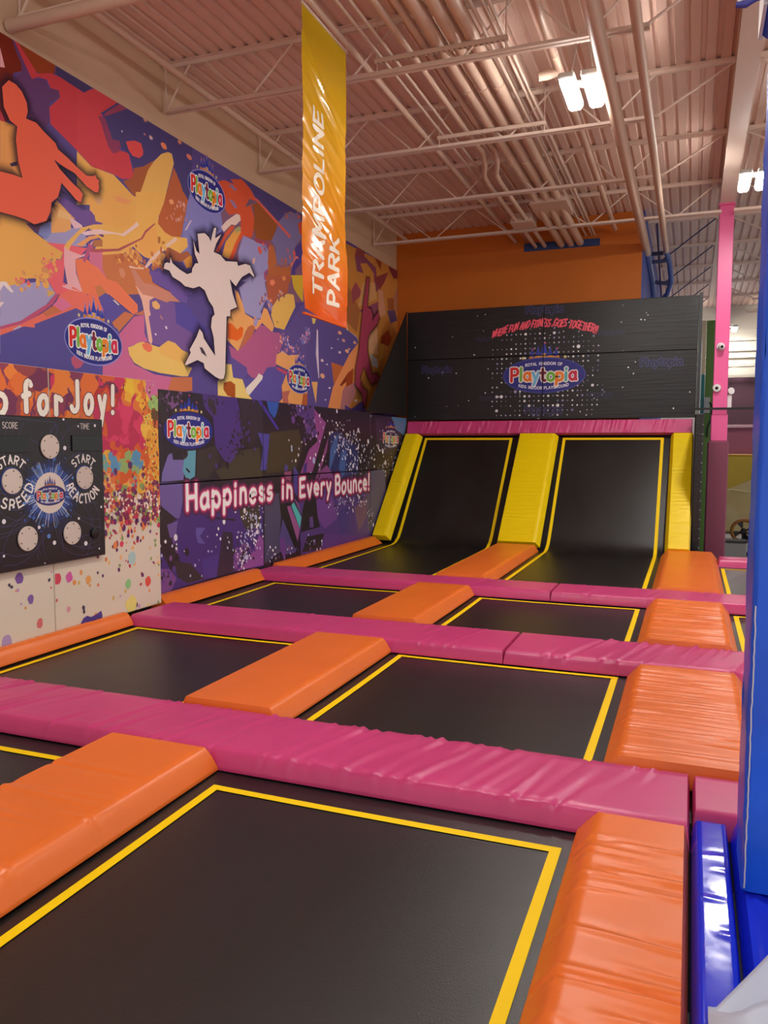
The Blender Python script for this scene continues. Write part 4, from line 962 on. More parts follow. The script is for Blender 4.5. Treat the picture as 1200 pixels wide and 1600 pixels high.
for code, x, y, r, c in (('C', 710, 315, 20, (190, 130, 110)), ('C', 772, 500, 20, (200, 170, 170)), ('C', 905, 585, 34, (220, 130, 90)), ('C', 1070, 545, 20, (200, 130, 100)), ('C', 1170, 700, 28, (205, 120, 95)), ('C', 470, 435, 10, (190, 180, 200)), ('C', 705, 465, 12, (180, 110, 110)),
                    ('I', 425, 315, 20, (205, 150, 130)), ('I', 380, 225, 22, (225, 150, 120)), ('I', 555, 340, 20, (215, 155, 140)), ('I', 465, 440, 22, (235, 165, 130)), ('I', 380, 455, 15, (235, 190, 190)), ('I', 285, 405, 10, (220, 205, 225)), ('I', 175, 550, 18, (225, 190, 200)), ('I', 178, 728, 28, (235, 165, 130)), ('I', 230, 595, 10, (220, 205, 225)), ('I', 260, 870, 12, (220, 205, 225)), ('I', 568, 1020, 16, (225, 200, 205)), ('I', 490, 415, 12, (235, 165, 130)), ('I', 360, 300, 9, (200, 190, 215)), ('I', 212, 1010, 10, (210, 190, 215)),
                    ('H', 620, 295, 16, (220, 140, 110)), ('H', 700, 548, 8, (120, 90, 60))):
    p = tr(code, [(x, y), (x + r, y), (x, y - r)])
    cv.blob(p[0][0], p[0][1], abs(p[1][0] - p[0][0]), c, rng, ry=abs(p[2][1] - p[0][1]), n=10, rough=.12)
def spray(code, pl, n, cols, r0, r1, jx, plane, canvas, rr):
    for k in range(n):
        a = rr.choice(pl); x, y = rr.gauss(a[0], a[2]), rr.gauss(a[1], a[2])
        p = tr(code, [(x, y)], plane)[0]; r = rr.uniform(r0, r1) * (2.0 if rr.random() < .06 else 1)
        canvas.disc(p[0], p[1], r * .85, rr.choice(cols), 7, ry=r, up=False, rot=rr.random())
spray('D', [(1060, 260, 40), (1020, 340, 40), (1090, 150, 30)], 26, [(205, 150, 130), (190, 130, 120)], .012, .024, 0, XF, cv, rng)
spray('H', [(780, 740, 30), (800, 850, 40), (930, 910, 40), (1020, 760, 35), (1050, 660, 20)], 90, [(190, 120, 150), (225, 150, 110), (110, 110, 180), (200, 170, 200)], .012, .03, 0, XF, cv, rng)
spray('H', [(560, 280, 40), (520, 290, 20), (740, 230, 25), (440, 540, 30)], 40, [(130, 70, 90), (150, 146, 190), (215, 150, 110)], .012, .028, 0, XF, cv, rng)
spray('F', [(860, 990, 40), (950, 970, 40), (1010, 900, 30), (1000, 400, 40), (1090, 430, 30), (700, 790, 30)], 70, [(114, 104, 148), (172, 96, 54), (205, 90, 80)], .014, .03, 0, XF, cv, rng)
spray('D', [(480, 740, 50), (620, 840, 50), (780, 830, 40), (870, 660, 30), (330, 790, 30)], 60, [(190, 112, 66), (224, 168, 88), (176, 96, 56)], .012, .032, 0, XF, cv, rng)
spray('A', [(560, 960, 40), (480, 1040, 50), (620, 830, 40), (240, 1050, 40), (540, 800, 30)], 60, [(224, 166, 86), (226, 96, 108), (205, 140, 90)], .010, .026, 0, XF, cv, rng)
mural = thing('wall_mural', 'bright abstract paint mural with three leaping figures, high on the left wall', 'mural', (XF, 9.7, 2.0))
box('mural_board', mat('mural_board', (90, 74, 130), .5), -5.598, XF, 4.3, 15.09, 2.0, 5.045, parent=mural)
cv.build('painted_artwork', M_mural, mural, (4.3, 15.09, 2.0, 5.045), label='flat painted patches in orange, yellow, red and violet')
L0 = cv.top
# leaping figures with their printed dark halo
M_halo = print_mat('printed_halo', .5, spec=.3, use_alpha=True)
def figure(name, outline, col, halo, w, lab, extra=()):
    c2 = Canvas(cv.plane, start=cv.start + cv.step * (L0 + 12)); c2.gain = 1.3
    P = outline
    nrm = []; n = len(P)
    area = sum(P[i - 1][0] * P[i][1] - P[i][0] * P[i - 1][1] for i in range(n)); sg = 1 if area > 0 else -1
    for i in range(n):
        a, b = P[i - 1], P[(i + 1) % n]; d = (b[0] - a[0], b[1] - a[1]); l = math.hypot(*d) + 1e-9
        nrm.append((d[1] / l * sg, -d[0] / l * sg))
    V = []; F = []; C = []; hc = lin(halo); d = cv.start + cv.step * (L0 + 4)
    for k, (o, al) in enumerate(((0, .80), (.25, .5), (.6, .18), (1.0, 0.0))):
        V += [cv.plane(p[0] + q[0] * w * o, p[1] + q[1] * w * o, d + k * 1e-5) for p, q in zip(P, nrm)]
    als = (.80, .5, .18, 0.0)
    for k in range(3):
        for i in range(n):
            j = (i + 1) % n
            F.append((k * n + i, k * n + j, (k + 1) * n + j, (k + 1) * n + i)); C.append([(*hc, als[k]), (*hc, als[k]), (*hc, als[k + 1]), (*hc, als[k + 1])])
    c2.poly(P, col)
    for e in extra: c2.poly(*e)
    f = c2.build(name, M_mural, mural, label=lab)
    mesh_obj('dark_outline', V, F, M_halo, f, colors=C)
fig1 = tr('m', pts('70,455 130,490 180,550 220,640 230,710 215,775 300,810 360,880 460,980 480,1030 560,1100 640,1180 720,1250 770,1255 795,1245 800,1270 825,1295 820,1320 825,1345 815,1390 790,1390 720,1340 620,1230 520,1170 445,1115 500,1200 590,1300 625,1335 660,1365 690,1410 670,1475 630,1450 580,1390 510,1310 500,1360 480,1430 420,1480')) + \
       tr('A', pts('600,125 590,230 540,340 400,380 290,320 170,280 0,235 -120,330 -260,400 -330,330 -200,230')) + tr('m', pts('-160,1290 -60,1220 0,1215 100,1240 185,1270 150,1130 130,950 140,840 80,790 30,680 15,510'))
figure('leaping_figure', fig1, (226, 98, 72), (56, 36, 60), .10, 'orange leaping silhouette at the left')
fig2 = tr('w', pts('420,155 490,150 530,190 548,230 560,170 580,100 600,95 590,200 650,160 600,250 575,330 640,360 690,420 800,425 810,465 880,445 925,460 970,570 950,560 920,530 850,570 820,610 790,660 770,640 730,590 760,740 800,860 735,890 735,950 700,950 695,1150 685,1500 670,1550 640,1555 590,1530 490,1450 480,1400 420,1370 310,1420 300,1410 355,1300 345,1270 410,1150 440,1070 470,1110 480,1160 530,1240 590,1330 575,1150 550,1050 560,960 585,930 570,860 530,800 490,700 440,660 380,680 300,660 260,620 180,570 150,510 95,490 100,460 105,440 130,430 155,440 160,380 180,440 250,500 320,545 365,530 370,490 400,440 430,440 395,350 380,220 410,320 430,340 440,350'))
figure('leaping_figure', fig2, (220, 203, 196), (40, 28, 56), .13, 'white leaping silhouette with flying hair', [(tr('w', pts('440,1245 465,1250 490,1290 510,1340 460,1300')), (62, 48, 66))])
fig3 = tr('q', pts('190,310 210,310 205,380 190,570 225,590 240,640 235,700 290,610 300,660 280,720 215,800 195,860 190,960 210,1060 235,1180 270,1165 300,1190 290,1230 230,1255 200,1200 160,1100 125,1200 150,1290 190,1320 175,1460 160,1450 150,1350 85,1260 90,1120 120,950 140,720 160,520'))
figure('leaping_figure', fig3, (160, 60, 86), (48, 26, 34), .10, 'magenta reaching silhouette at the far end')
for (u, v, w_, h_, nm) in ((6.395, 2.585, .80, .44, 'lower left'), (8.42, 4.625, .78, .45, 'top'), (10.82, 2.572, .78, .41, 'lower right')):
    c2 = Canvas(cv.plane, start=cv.start + cv.step * (L0 + 20)); c2.gain = 1.25
    logo(c2, u, v, w_, h_, glow=(140, 140, 205))
    c2.build('oval_emblem', M_mural, mural, label='oval navy emblem with a small castle, %s one on the mural' % nm)

# ------------------------------------------------------------------ purple splatter wall pads
M_cyb = mat('dark_purple_vinyl', (46, 36, 52), .34, bump=((5, 5, 5), .1, .01))
XC = -5.09
cc = Canvas(lambda u, v, d: (XC + d, u, v), start=.0015); cc.gain = 1.15
CYB = [
 ('k', '500,100 860,110 900,300 950,500 900,700 860,860 780,830 720,780 640,640 620,350 530,250', (74, 50, 124)), ('k', '60,0 230,20 300,60 280,200 130,300 70,450 60,430', (122, 78, 134)), ('k', '560,60 660,80 650,200 560,170', (70, 48, 110)),
 ('k', '880,120 1040,130 1140,200 1140,520 1000,640 930,560 900,380', (52, 42, 56)), ('k', '900,700 1100,660 1140,960 700,1000 640,900 780,840', (66, 58, 50)), ('k', '450,700 640,640 700,800 560,980 440,980', (56, 48, 50)),
 ('k', '150,740 190,720 200,790 330,790 310,1000 80,1020 90,920', (118, 104, 168)), ('k', '330,700 440,690 430,960 350,1010 300,900', (94, 158, 178)), ('k', '340,870 380,910 370,930 335,890', (30, 24, 36)),
 ('l', '60,100 1140,60 1140,830 860,880 60,1120', (72, 48, 120)), ('k', '70,1030 380,1020 300,1200 60,1200', (110, 92, 160)),
 ('l', '60,0 330,0 270,330 190,330 80,200', (108, 90, 154)), ('l', '60,190 240,340 140,420 230,580 280,800 180,880 60,650', (50, 36, 46)), ('l', '140,400 250,360 230,520 170,540', (110, 86, 150)),
 ('l', '200,780 380,800 520,960 360,1010 250,950', (58, 48, 56)), ('l', '720,470 820,480 840,880 660,940 690,700', (56, 44, 62)), ('l', '60,860 160,860 240,960 180,1090 60,1120', (122, 74, 144)), ('l', '440,430 540,430 480,520 540,600 460,590 440,500', (100, 84, 160)), ('l', '540,310 850,340 850,360 560,330', (46, 38, 50)), ('l', '500,760 680,700 650,950 520,950', (76, 58, 136)),
 ('l', '1100,500 1145,560 1145,820 860,880 960,800 1040,660', (144, 80, 154)), ('l', '850,640 920,640 900,720 860,870 830,800', (136, 80, 150)), ('l', '880,170 1100,170 1110,420 960,450 900,320', (66, 58, 54)),
 ('n', '160,420 500,380 540,600 470,850 110,900', (66, 56, 46)), ('n', '120,30 270,60 240,200 210,250 150,170', (48, 86, 172)), ('n', '0,20 50,30 270,380 240,380', (72, 52, 154)), ('n', '20,420 160,440 120,860 50,860 80,600', (78, 68, 156)),
 ('n', '380,40 680,100 700,300 600,500 560,250 450,200', (88, 62, 126)), ('n', '680,140 820,310 790,420 660,880 520,900 620,620 720,520 690,300', (146, 74, 140)), ('n', '560,800 600,760 590,900 545,910', (70, 52, 130)), ('n', '850,460 830,640 740,900 720,980 690,980', (134, 72, 124)), ('n', '740,880 825,795 830,930 760,970', (128, 70, 122)),
 ('n', '860,450 950,400 1200,600 1200,900 1000,950 870,850', (48, 52, 104)), ('n', '920,480 960,440 940,640 900,760 850,900 870,620', (70, 100, 160)), ('n', '1000,640 1060,620 1040,900 1000,960 970,820', (66, 96, 156)), ('n', '720,980 830,800 880,870 940,1000 940,1200 700,1200', (134, 74, 136)), ('n', '440,800 520,940 500,1200 440,1100', (78, 64, 146)), ('n', '330,880 415,870 410,1000 340,1000', (140, 70, 110)), ('n', '340,780 380,820 360,880 330,860', (80, 64, 140)),
 ('o', '80,100 220,60 240,200 220,480 250,600 80,720', (78, 72, 102)), ('o', '400,100 780,0 1080,60 1090,480 640,600 420,640', (84, 58, 128)), ('o', '250,300 380,560 370,620 250,640 215,500', (86, 72, 130)),
 ('o', '210,60 260,180 385,560 370,600 230,250', (38, 32, 38)), ('o', '290,190 320,180 410,400 390,520', (156, 88, 146)), ('o', '330,180 350,140 425,290 410,395', (84, 186, 186)), ('o', '350,100 400,160 420,260 370,150', (130, 80, 140)), ('o', '470,60 560,100 580,300 600,380 420,430 430,250', (42, 34, 44)),
 ('o', '430,450 480,410 640,390 640,440 500,460 430,580', (88, 62, 126)), ('o', '480,470 640,440 600,590 430,620', (52, 40, 50)), ('o', '560,100 700,40 760,300 640,400 580,300', (114, 68, 146)), ('o', '920,200 1050,90 1080,150 1000,360 960,420', (116, 80, 110)), ('o', '600,600 640,440 1080,470 1000,500', (98, 62, 134)), ('o', '500,290 530,280 540,380 505,390', (100, 70, 140)), ('o', '225,490 260,480 285,560 270,700 225,590', (108, 64, 140)), ('o', '770,240 860,180 880,420 780,440', (72, 56, 128)),
 ('p', '611,650 637,653 631,680 619,672', (90, 128, 170)), ('p', '585,655 610,650 620,690 606,712 590,700', (58, 44, 70)), ('p', '570,740 600,730 606,800 590,835 575,830', (86, 82, 116)),
]
for code, s, c in CYB: cc.poly(tr(code, pts(s), XC), c)
rng = random.Random(21)
dark = [(40, 30, 40), (48, 38, 46), (58, 46, 52)]; vio = [(74, 50, 124), (122, 78, 134), (90, 64, 130), (108, 70, 142)]; wht = [(225, 215, 225), (190, 190, 220), (240, 235, 235), (170, 180, 215)]
spray('k', [(150, 200, 70), (90, 330, 40), (220, 130, 60), (160, 60, 50), (280, 620, 80)], 110, dark, .015, .045, 0, XC, cc, rng)
spray('k', [(920, 300, 60), (960, 500, 60), (900, 640, 60), (640, 200, 40), (780, 760, 60)], 130, dark + vio[:1], .012, .032, 0, XC, cc, rng)
spray('l', [(100, 780, 50), (200, 700, 60), (130, 960, 50), (860, 740, 50), (960, 650, 60)], 80, dark + vio, .012, .04, 0, XC, cc, rng)
spray('l', [(1020, 350, 60), (1040, 460, 50), (1000, 260, 60), (980, 560, 60), (920, 740, 60), (1080, 150, 60)], 170, wht, .008, .020, 0, XC, cc, rng)
spray('l', [(560, 680, 130), (160, 620, 80), (700, 560, 150)], 26, wht, .008, .022, 0, XC, cc, rng)
spray('n', [(560, 200, 80), (480, 120, 60), (640, 420, 50), (650, 250, 50)], 90, vio + dark + [(150, 110, 170)], .014, .04, 0, XC, cc, rng)
spray('n', [(1100, 520, 90), (1130, 680, 70), (1040, 560, 90), (960, 420, 100), (1120, 850, 60)], 150, wht, .008, .022, 0, XC, cc, rng)
spray('n', [(700, 300, 160), (500, 700, 120), (720, 760, 60)], 26, wht, .010, .028, 0, XC, cc, rng)
spray('o', [(830, 130, 60), (900, 110, 60), (780, 180, 50), (1060, 240, 20), (1080, 330, 20), (1000, 120, 40)], 130, wht + dark, .008, .024, 0, XC, cc, rng)
spray('o', [(140, 640, 40), (560, 540, 50), (300, 600, 40), (20, 380, 30)], 60, wht + vio, .008, .024, 0, XC, cc, rng)
spray('p', [(600, 700, 14), (590, 720, 14), (575, 690, 20), (612, 730, 8)], 120, wht, .010, .026, 0, XC, cc, rng)
logo(cc, 7.275, 1.722, .90, .40, glow=(36, 30, 62), navy=(36, 38, 132))
logo(cc, 13.47, 1.70, .92, .385, glow=(44, 36, 70), navy=(46, 42, 92))
def neon(canvas, items, col, glows, w, rng, gap=.24):
    """hand lettering: items = (word, u0, u1, baseline, cap height)"""
    for wd, c in [(w * k, g) for k, g in glows] + [(w, col)]:
        r = random.Random(7)
        for txt, u0, u1, v0, hh in items:
            st, tot = text_strokes(txt, gap)
            canvas.L += 1
            for ch, p in st:
                canvas.stroke([(u0 + s / tot * (u1 - u0), v0 + t * hh + .012 * math.sin(s * 5)) for s, t in p], wd, c, 8, up=False)
neon(cc, [('Happiness', 7.215, 9.10, .865, .265), ('in', 9.36, 9.66, .86, .25), ('Every', 9.88, 10.90, .855, .245), ('Bounce!', 11.07, 12.46, .835, .26)], (255, 246, 238), ((3.4, (80, 32, 74)), (2.7, (112, 36, 84)), (2.1, (160, 44, 96)), (1.45, (236, 120, 160))), .048, rng)
gw2 = 'purple splatter wall pads'
for (u0, u1, v0, v1, l) in ((6.44, 8.855, 1.165, 2.135, 'upper purple wall pad with the large oval castle emblem'), (8.865, 12.463, 1.165, 2.135, 'upper middle purple wall pad with white specks and a blue corner'), (12.473, 14.30, 1.165, 2.10, 'upper purple wall pad at the far end, with the small dim emblem'),
                         (6.44, 8.855, -.09, 1.155, 'lower purple wall pad reading most of the word Happiness'), (8.865, 12.463, -.09, 1.155, 'lower middle purple wall pad reading in Every Bounce'), (12.473, 14.30, -.09, 1.155, 'lower purple wall pad at the far end, beside the left yellow strip')):
    t = thing('wall_pad', l, 'wall panel', (XC - .05, (u0 + u1) / 2, v0), gw2)
    box('vinyl_panel', M_cyb, XC - .08, XC, u0, u1, v0, v1, .005, parent=t)
    cc.build('printed_artwork', M_print, t, (u0 + .003, u1 - .003, v0 + .003, v1 - .003), label='printed splatter in violet, black and white')

# ------------------------------------------------------------------ white paint-splash wall pads
XJ = -4.85
M_spl = mat('white_vinyl', (228, 216, 196), .34, bump=((4, 4, 4), .15, .012))
cj = Canvas(lambda u, v, d: (XJ + d, u, v), start=.0015); cj.gain = 1.15
rng = random.Random(33)
def zone(n, fx, fy, cols, r0, r1, rough=.35, k=12, up=True):
    for i in range(n):
        p = tr('p', [(fx(), fy())], XJ)[0]; r = rng.uniform(r0, r1)
        cj.blob(p[0], p[1], r, rng.choice(cols), rng, ry=r * rng.uniform(.9, 1.4), n=k, rough=rough)
U = rng.uniform; Ga = rng.gauss
orng = [(222, 110, 40), (228, 128, 48), (214, 92, 36), (232, 150, 60)]; plum = [(112, 40, 78), (128, 48, 84), (98, 44, 104), (140, 52, 80)]; hot = [(206, 44, 92), (218, 58, 104), (190, 40, 84)]; yel = [(232, 176, 62), (238, 194, 70), (226, 160, 50)]; dots = [(98, 40, 100), (130, 36, 80), (190, 50, 80), (222, 120, 60), (140, 160, 90), (232, 180, 120)]
cj.poly([(3.6, 2.18), (4.6, 2.18), (4.6, 1.72), (4.2, 1.60), (3.6, 1.66)], (190, 90, 62))
for k in range(70): cj.blob(rng.uniform(3.6, 4.5), rng.uniform(1.68, 2.18), rng.uniform(.04, .13), rng.choice(plum + orng), rng, n=12)
for k in range(90): cj.blob(rng.uniform(3.6, 4.4), 1.66 - abs(rng.gauss(0, .35)), rng.uniform(.008, .03), rng.choice(dots), rng, n=8, rough=.2)
cj.poly(tr('p', [(-60, 560), (250, 597), (250, 760), (160, 790), (160, 660), (-60, 650)], XJ), (205, 104, 62))
zone(70, lambda: U(-50, 165), lambda: U(563, 660), plum + orng, .06, .17)
cj.poly(tr('p', [(24, 568), (75, 574), (75, 600), (40, 610), (26, 600)], XJ), (150, 66, 62))
zone(50, lambda: U(-50, 170), lambda: U(580, 650), orng[:3] + plum[:1] + [(150, 62, 66)], .03, .10)
zone(60, lambda: U(85, 250), lambda: U(580, 630), plum + orng[:2] + hot[:1], .03, .10)
zone(60, lambda: U(158, 205), lambda: U(625, 735), hot + orng[2:3] + [(186, 40, 40)], .05, .12)
zone(45, lambda: Ga(205, 16), lambda: Ga(670, 24), hot, .06, .14)
zone(55, lambda: U(226, 250), lambda: U(622, 790), yel + orng[3:], .04, .09)
zone(26, lambda: U(196, 240), lambda: U(595, 640), [(238, 200, 50), (240, 180, 50), (226, 120, 50)], .03, .08)
zone(60, lambda: U(158, 232), lambda: U(715, 772), orng + yel[:1], .05, .11)
zone(22, lambda: U(160, 235), lambda: Ga(725, 10), [(110, 170, 170), (90, 150, 190), (150, 180, 110)], .03, .06)
zone(6, lambda: U(234, 246), lambda: U(598, 615), [(206, 110, 160)], .05, .09)
zone(4, lambda: U(230, 246), lambda: U(630, 642), [(150, 190, 110)], .04, .07); zone(3, lambda: 241, lambda: 648, [(96, 70, 40)], .05, .06)
zone(330, lambda: U(150, 249), lambda: Ga(785, 22), dots, .010, .036, .2, 8)
zone(150, lambda: U(150, 249), lambda: U(770, 800), [(228, 216, 196), (240, 228, 210)] + dots[:2], .010, .026, .2, 8)
zone(140, lambda: U(150, 249), lambda: 790 + abs(Ga(0, 50)), dots, .007, .022, .15, 8)
zone(120, lambda: U(222, 249), lambda: U(600, 790), [(180, 80, 40), (120, 60, 30), (200, 210, 120)], .006, .014, .2, 7)
zone(46, lambda: U(-60, 245), lambda: U(880, 1000), [(70, 60, 80), (222, 150, 90), (190, 140, 190), (200, 90, 90), (210, 180, 100)], .008, .02, .2, 8)
for x, y, r, c in ((206, 872, .055, (168, 200, 196)), (231, 908, .042, (220, 84, 70)), (200, 912, .040, (140, 196, 130)), (205, 945, .075, (226, 214, 120)), (108, 902, .040, (206, 90, 160)), (90, 904, .042, (206, 70, 90)), (138, 906, .035, (224, 160, 90)), (116, 910, .02, (220, 140, 70)), (30, 903, .04, (118, 78, 150)), (48, 936, .032, (126, 96, 160)), (62, 974, .035, (206, 110, 110)), (10, 1004, .05, (170, 150, 190)), (107, 952, .022, (214, 150, 160)), (190, 850, .025, (220, 60, 90)), (180, 852, .03, (220, 130, 70)), (232, 949, .03, (226, 200, 120))):
    p = tr('p', [(x, y)], XJ)[0]; cj.blob(p[0], p[1], r, c, rng, ry=r * 1.15, n=12, rough=.14)
cj.poly(tr('p', [(119, 983), (126, 974), (130, 966), (136, 962), (142, 964), (150, 960), (158, 954), (160, 962), (158, 972), (120, 984)], XJ), (74, 60, 136))
neon(cj, [('Jump', 3.72, 4.60, 1.80, .24), ('for', 4.76, 5.16, 1.815, .225), ('Joy!', 5.27, 5.80, 1.835, .245)], (248, 236, 222), ((1.35, (110, 50, 60)),), .047, rng, .46)
gj = 'white paint-splash wall pads'
for (u0, u1, l) in ((3.6, 5.015, 'left white splash wall pad, mostly behind the black game board'), (5.022, 6.42, 'right white splash wall pad reading for Joy, beside the purple wall')):
    t = thing('wall_pad', l, 'wall panel', (XJ - .05, (u0 + u1) / 2, 0), gj)
    box('vinyl_panel', M_spl, XJ - .10, XJ, u0, u1, .003, 2.175, .006, parent=t)
    cj.build('printed_artwork', M_print, t, (u0 + .003, u1 - .003, .006, 2.172), label='printed paint splashes and hand lettering')

# ------------------------------------------------------------------ reaction game board
XG = -4.80
t = thing('reaction_game_board', 'black wall game board with round white touch targets', 'game board', (XG, 4.95, .595))
box('board_panel', mat('black_acrylic', (30, 24, 28), .3, bump=((3, 3, 3), .05, .005)), XJ + .016, XG, 4.32, 5.58, .595, 1.782, .006, parent=t)
cg = Canvas(lambda u, v, d: (XG + d, u, v), start=.001)
for cx_ in (4.565, 5.335): cg.disc(cx_, 1.283, .108, (36, 60, 130), 32)
rng = random.Random(9)
for k in range(46):
    a = rng.uniform(0, 6.28); r0 = rng.uniform(.2, .3); u0, v0 = 4.95, 1.17; q = []
    bend = rng.uniform(-1.6, 1.6)
    for i in range(9):
        r = r0 + i * .07; aa = a + bend * (i / 8.0) ** 2
        q.append((u0 + r * math.cos(aa), v0 + r * math.sin(aa)))
    q = [p for p in q if 4.34 < p[0] < 5.565 and .61 < p[1] < 1.77]
    if len(q) > 2: cg.stroke(q, .0028, (84, 78, 124), 4, up=False)
for r, c in ((.30, (30, 32, 62)), (.255, (30, 42, 96)), (.215, (36, 66, 140))): cg.blob(4.95, 1.17, r, c, rng, n=36, rough=.10)
for k in range(110):
    a = rng.uniform(0, 6.28); r = rng.uniform(.19, .29)
    cg.stroke([(4.95 + .12 * math.cos(a), 1.17 + .12 * math.sin(a)), (4.95 + r * math.cos(a), 1.17 + r * math.sin(a))], .0035, rng.choice([(140, 180, 230), (90, 130, 210), (220, 226, 240)]), 4, up=False)
for k in range(30):
    a = rng.uniform(0, 6.28); r = rng.uniform(.22, .36); cg.disc(4.95 + r * math.cos(a), 1.17 + r * math.sin(a), rng.uniform(.006, .02), rng.choice([(60, 110, 190), (90, 140, 210), (50, 80, 160)]), 10)
cg.disc(4.95, 1.175, .165, (226, 214, 202), 36)
for x, y, r in ((99, 655, .012), (43, 687, .018), (101, 700, .018), (148, 665, .013), (122, 666, .009), (142, 731, .011), (6, 815, .019), (21, 792, .012), (61, 824, .014), (85, 848, .018), (134, 849, .02), (158, 792, .012), (123, 810, .012), (155, 857, .009), (6, 869, .011), (60, 772, .006), (70, 880, .006)):
    p = tr('p', [(x, y)], XG)[0]; cg.disc(p[0], p[1], r, (236, 232, 240), 12)
logo(cg, 4.95, 1.155, .325, .155, glow=(60, 40, 90), navy=(44, 36, 118))
text(cg, 'SCORE', 4.50, 1.683, .045, .14, (205, 195, 190), .145); text(cg, 'TIME', 5.31, 1.695, .045, .14, (205, 195, 190), .105)
for cx_, top, bot in ((4.565, 'START', 'SPEED'), (5.335, 'START', 'REACTION')):
    for txt, up in ((top, 1), (bot, 0)):
        st, tot = text_strokes(txt, .26); cg.L += 1
        span = 1.65 if up else (2.0 if txt == 'SPEED' else 2.3)
        for ch, p in st:
            q = []
            for s, h in p:
                if up: th = math.pi / 2 + span / 2 - span * s / tot; r = .135 + h * .062
                else: th = -math.pi / 2 - span / 2 + span * s / tot + (.45 if txt == 'SPEED' else -.12); r = .215 - h * .075
                q.append((cx_ + r * math.cos(th), 1.283 + r * math.sin(th)))
            cg.stroke(q, .012 if up else .014, (240, 234, 228), 8, up=False)
cg.build('printed_artwork', M_print, t, (4.325, 5.575, .6, 1.777), label='printed starburst, fine lines and white lettering')
M_disc = mat('white_touch_target', (214, 200, 188), .35); M_scr = mat('dark_screw', (90, 84, 80), .4, metal=.6)
for (u, v) in ((4.955, 1.545), (4.565, 1.283), (5.335, 1.283), (4.697, .832), (5.172, .828)):
    d = MB().lathe((XG + .005, u, v), (1, 0, 0), [(0, .097), (.008, .097), (.011, .093), (.0115, .001)], 32).build('touch_target', M_disc, t, label='round white touch target')
    mb = MB()
    for k in range(6): mb.lathe((XG + .016, u + .078 * math.cos(k * 1.047 + .4), v + .078 * math.sin(k * 1.047 + .4)), (1, 0, 0), [(0, .006), (.002, .006), (.0025, .001)], 8)
    mb.build('screw', M_scr, d)
M_lcd = mat('black_display', (8, 7, 9), .2)
box('score_display', M_lcd, XG + .001, XG + .012, 4.36, 4.745, 1.50, 1.628, .002, parent=t); box('time_display', M_lcd, XG + .001, XG + .012, 5.20, 5.55, 1.51, 1.64, .002, parent=t)
MB().lathe((XG + .004, 5.44, .80), (1, 0, 0), [(0, .045), (.01, .045), (.012, .04), (.013, .001)], 20).build('sensor_cap', M_lcd, t)

# ------------------------------------------------------------------ hanging banner
XB = -3.22
t = thing('hanging_banner', 'long yellow and orange banner hanging from a ceiling pipe', 'banner', (XB, 6.8, 2.72))
rng = np.random.default_rng(4)
def banner_x(y, z):
    q = (z - 2.72) / 2.62; k = 1 - q
    d = .016 * math.sin(3.1 * z + 5 * (y - 6.3)) * k + .006 * math.sin(7.3 * z - 11 * (y - 6.3) + 1.0) * k
    for a, b, c, e, f in BW: d += a * math.exp(-((z - b - c * (y - 6.8)) / e) ** 2) * (.4 + .6 * math.cos(f * (y - 6.8)) ** 2)
    return XB + d
BW = [(rng.uniform(.003, .008) * rng.choice([-1, 1]), rng.uniform(2.75, 4.8), rng.uniform(-.9, -.2), rng.uniform(.015, .05), rng.uniform(1, 4)) for k in range(38)]
ny, nz = 26, 170
V = []; F = []; C = []
def bcol(z):
    q = (z - 2.72) / 2.62
    st = [(0, (222, 84, 10)), (.12, (228, 104, 12)), (.3, (226, 132, 20)), (.55, (220, 156, 22)), (1, (206, 168, 12))]
    for (a, ca), (b, cb) in zip(st[:-1], st[1:]):
        if q <= b: k = max(0, (q - a) / (b - a)); return lin(tuple(x + k * (y - x) for x, y in zip(ca, cb)))
    return lin(st[-1][1])
for j in range(nz + 1):
    for i in range(ny + 1):
        y = 6.335 + .925 * i / ny; z0 = 2.765 - .05 * (i / ny); z = z0 + (5.34 - z0) * j / nz
        V.append((banner_x(y, z), y, z))
for j in range(nz):
    for i in range(ny):
        F.append((j * (ny + 1) + i, j * (ny + 1) + i + 1, (j + 1) * (ny + 1) + i + 1, (j + 1) * (ny + 1) + i))
        a, b = bcol(V[F[-1][0]][2]), bcol(V[F[-1][2]][2]); C.append([(*a, 1), (*a, 1), (*b, 1), (*b, 1)])
M_ban = print_mat('glossy_banner_vinyl', .16, spec=.6)
sh = mesh_obj('banner_sheet', V, F, M_ban, t, smooth=True, colors=C)
cbn = Canvas(lambda u, v, d: (banner_x(u, v) + .003 + d, u, v), start=0)
def rot_text(txt, y_base, z0, length, h, w):
    st, tot = text_strokes(txt, .16); cbn.L += 1
    for ch, p in st:
        q = []
        for a, b in zip(p[:-1], p[1:]):
            n = max(1, int(math.hypot((a[0] - b[0]) * length / tot, (a[1] - b[1]) * h) / .03))
            q += [(a[0] + (b[0] - a[0]) * k / n, a[1] + (b[1] - a[1]) * k / n) for k in range(n)]
        q.append(p[-1])
        cbn.stroke([(y_base - hh * h, z0 + s * length / tot) for s, hh in q], w, (245, 232, 210), 8, up=False)
rot_text('TRAMPOLINE', 6.735, 2.945, 1.62, .19, .040)
rot_text('PARK', 7.055, 2.905, .62, .20, .042)
cbn.build('white_lettering', M_ban, sh, label='white sideways lettering')
box('hem', print_mat('glossy_banner_vinyl', .16) and mat('orange_banner_hem', (222, 92, 12), .25), XB - .012, XB + .012, 6.335, 7.26, 2.715, 2.735, .003, parent=t)
MB().tube([(XB, 6.32, 5.335), (XB, 7.28, 5.335)], .012, 8).build('top_rod', M_pipe2, t)
for y in (6.36, 7.24): MB().tube([(XB, y, 5.33), (XB + .02, y, 5.41), (XB + .045, y, 5.40), (XB + .02, y, 5.33)], .004, 5).build('tie', M_pipe2, t)

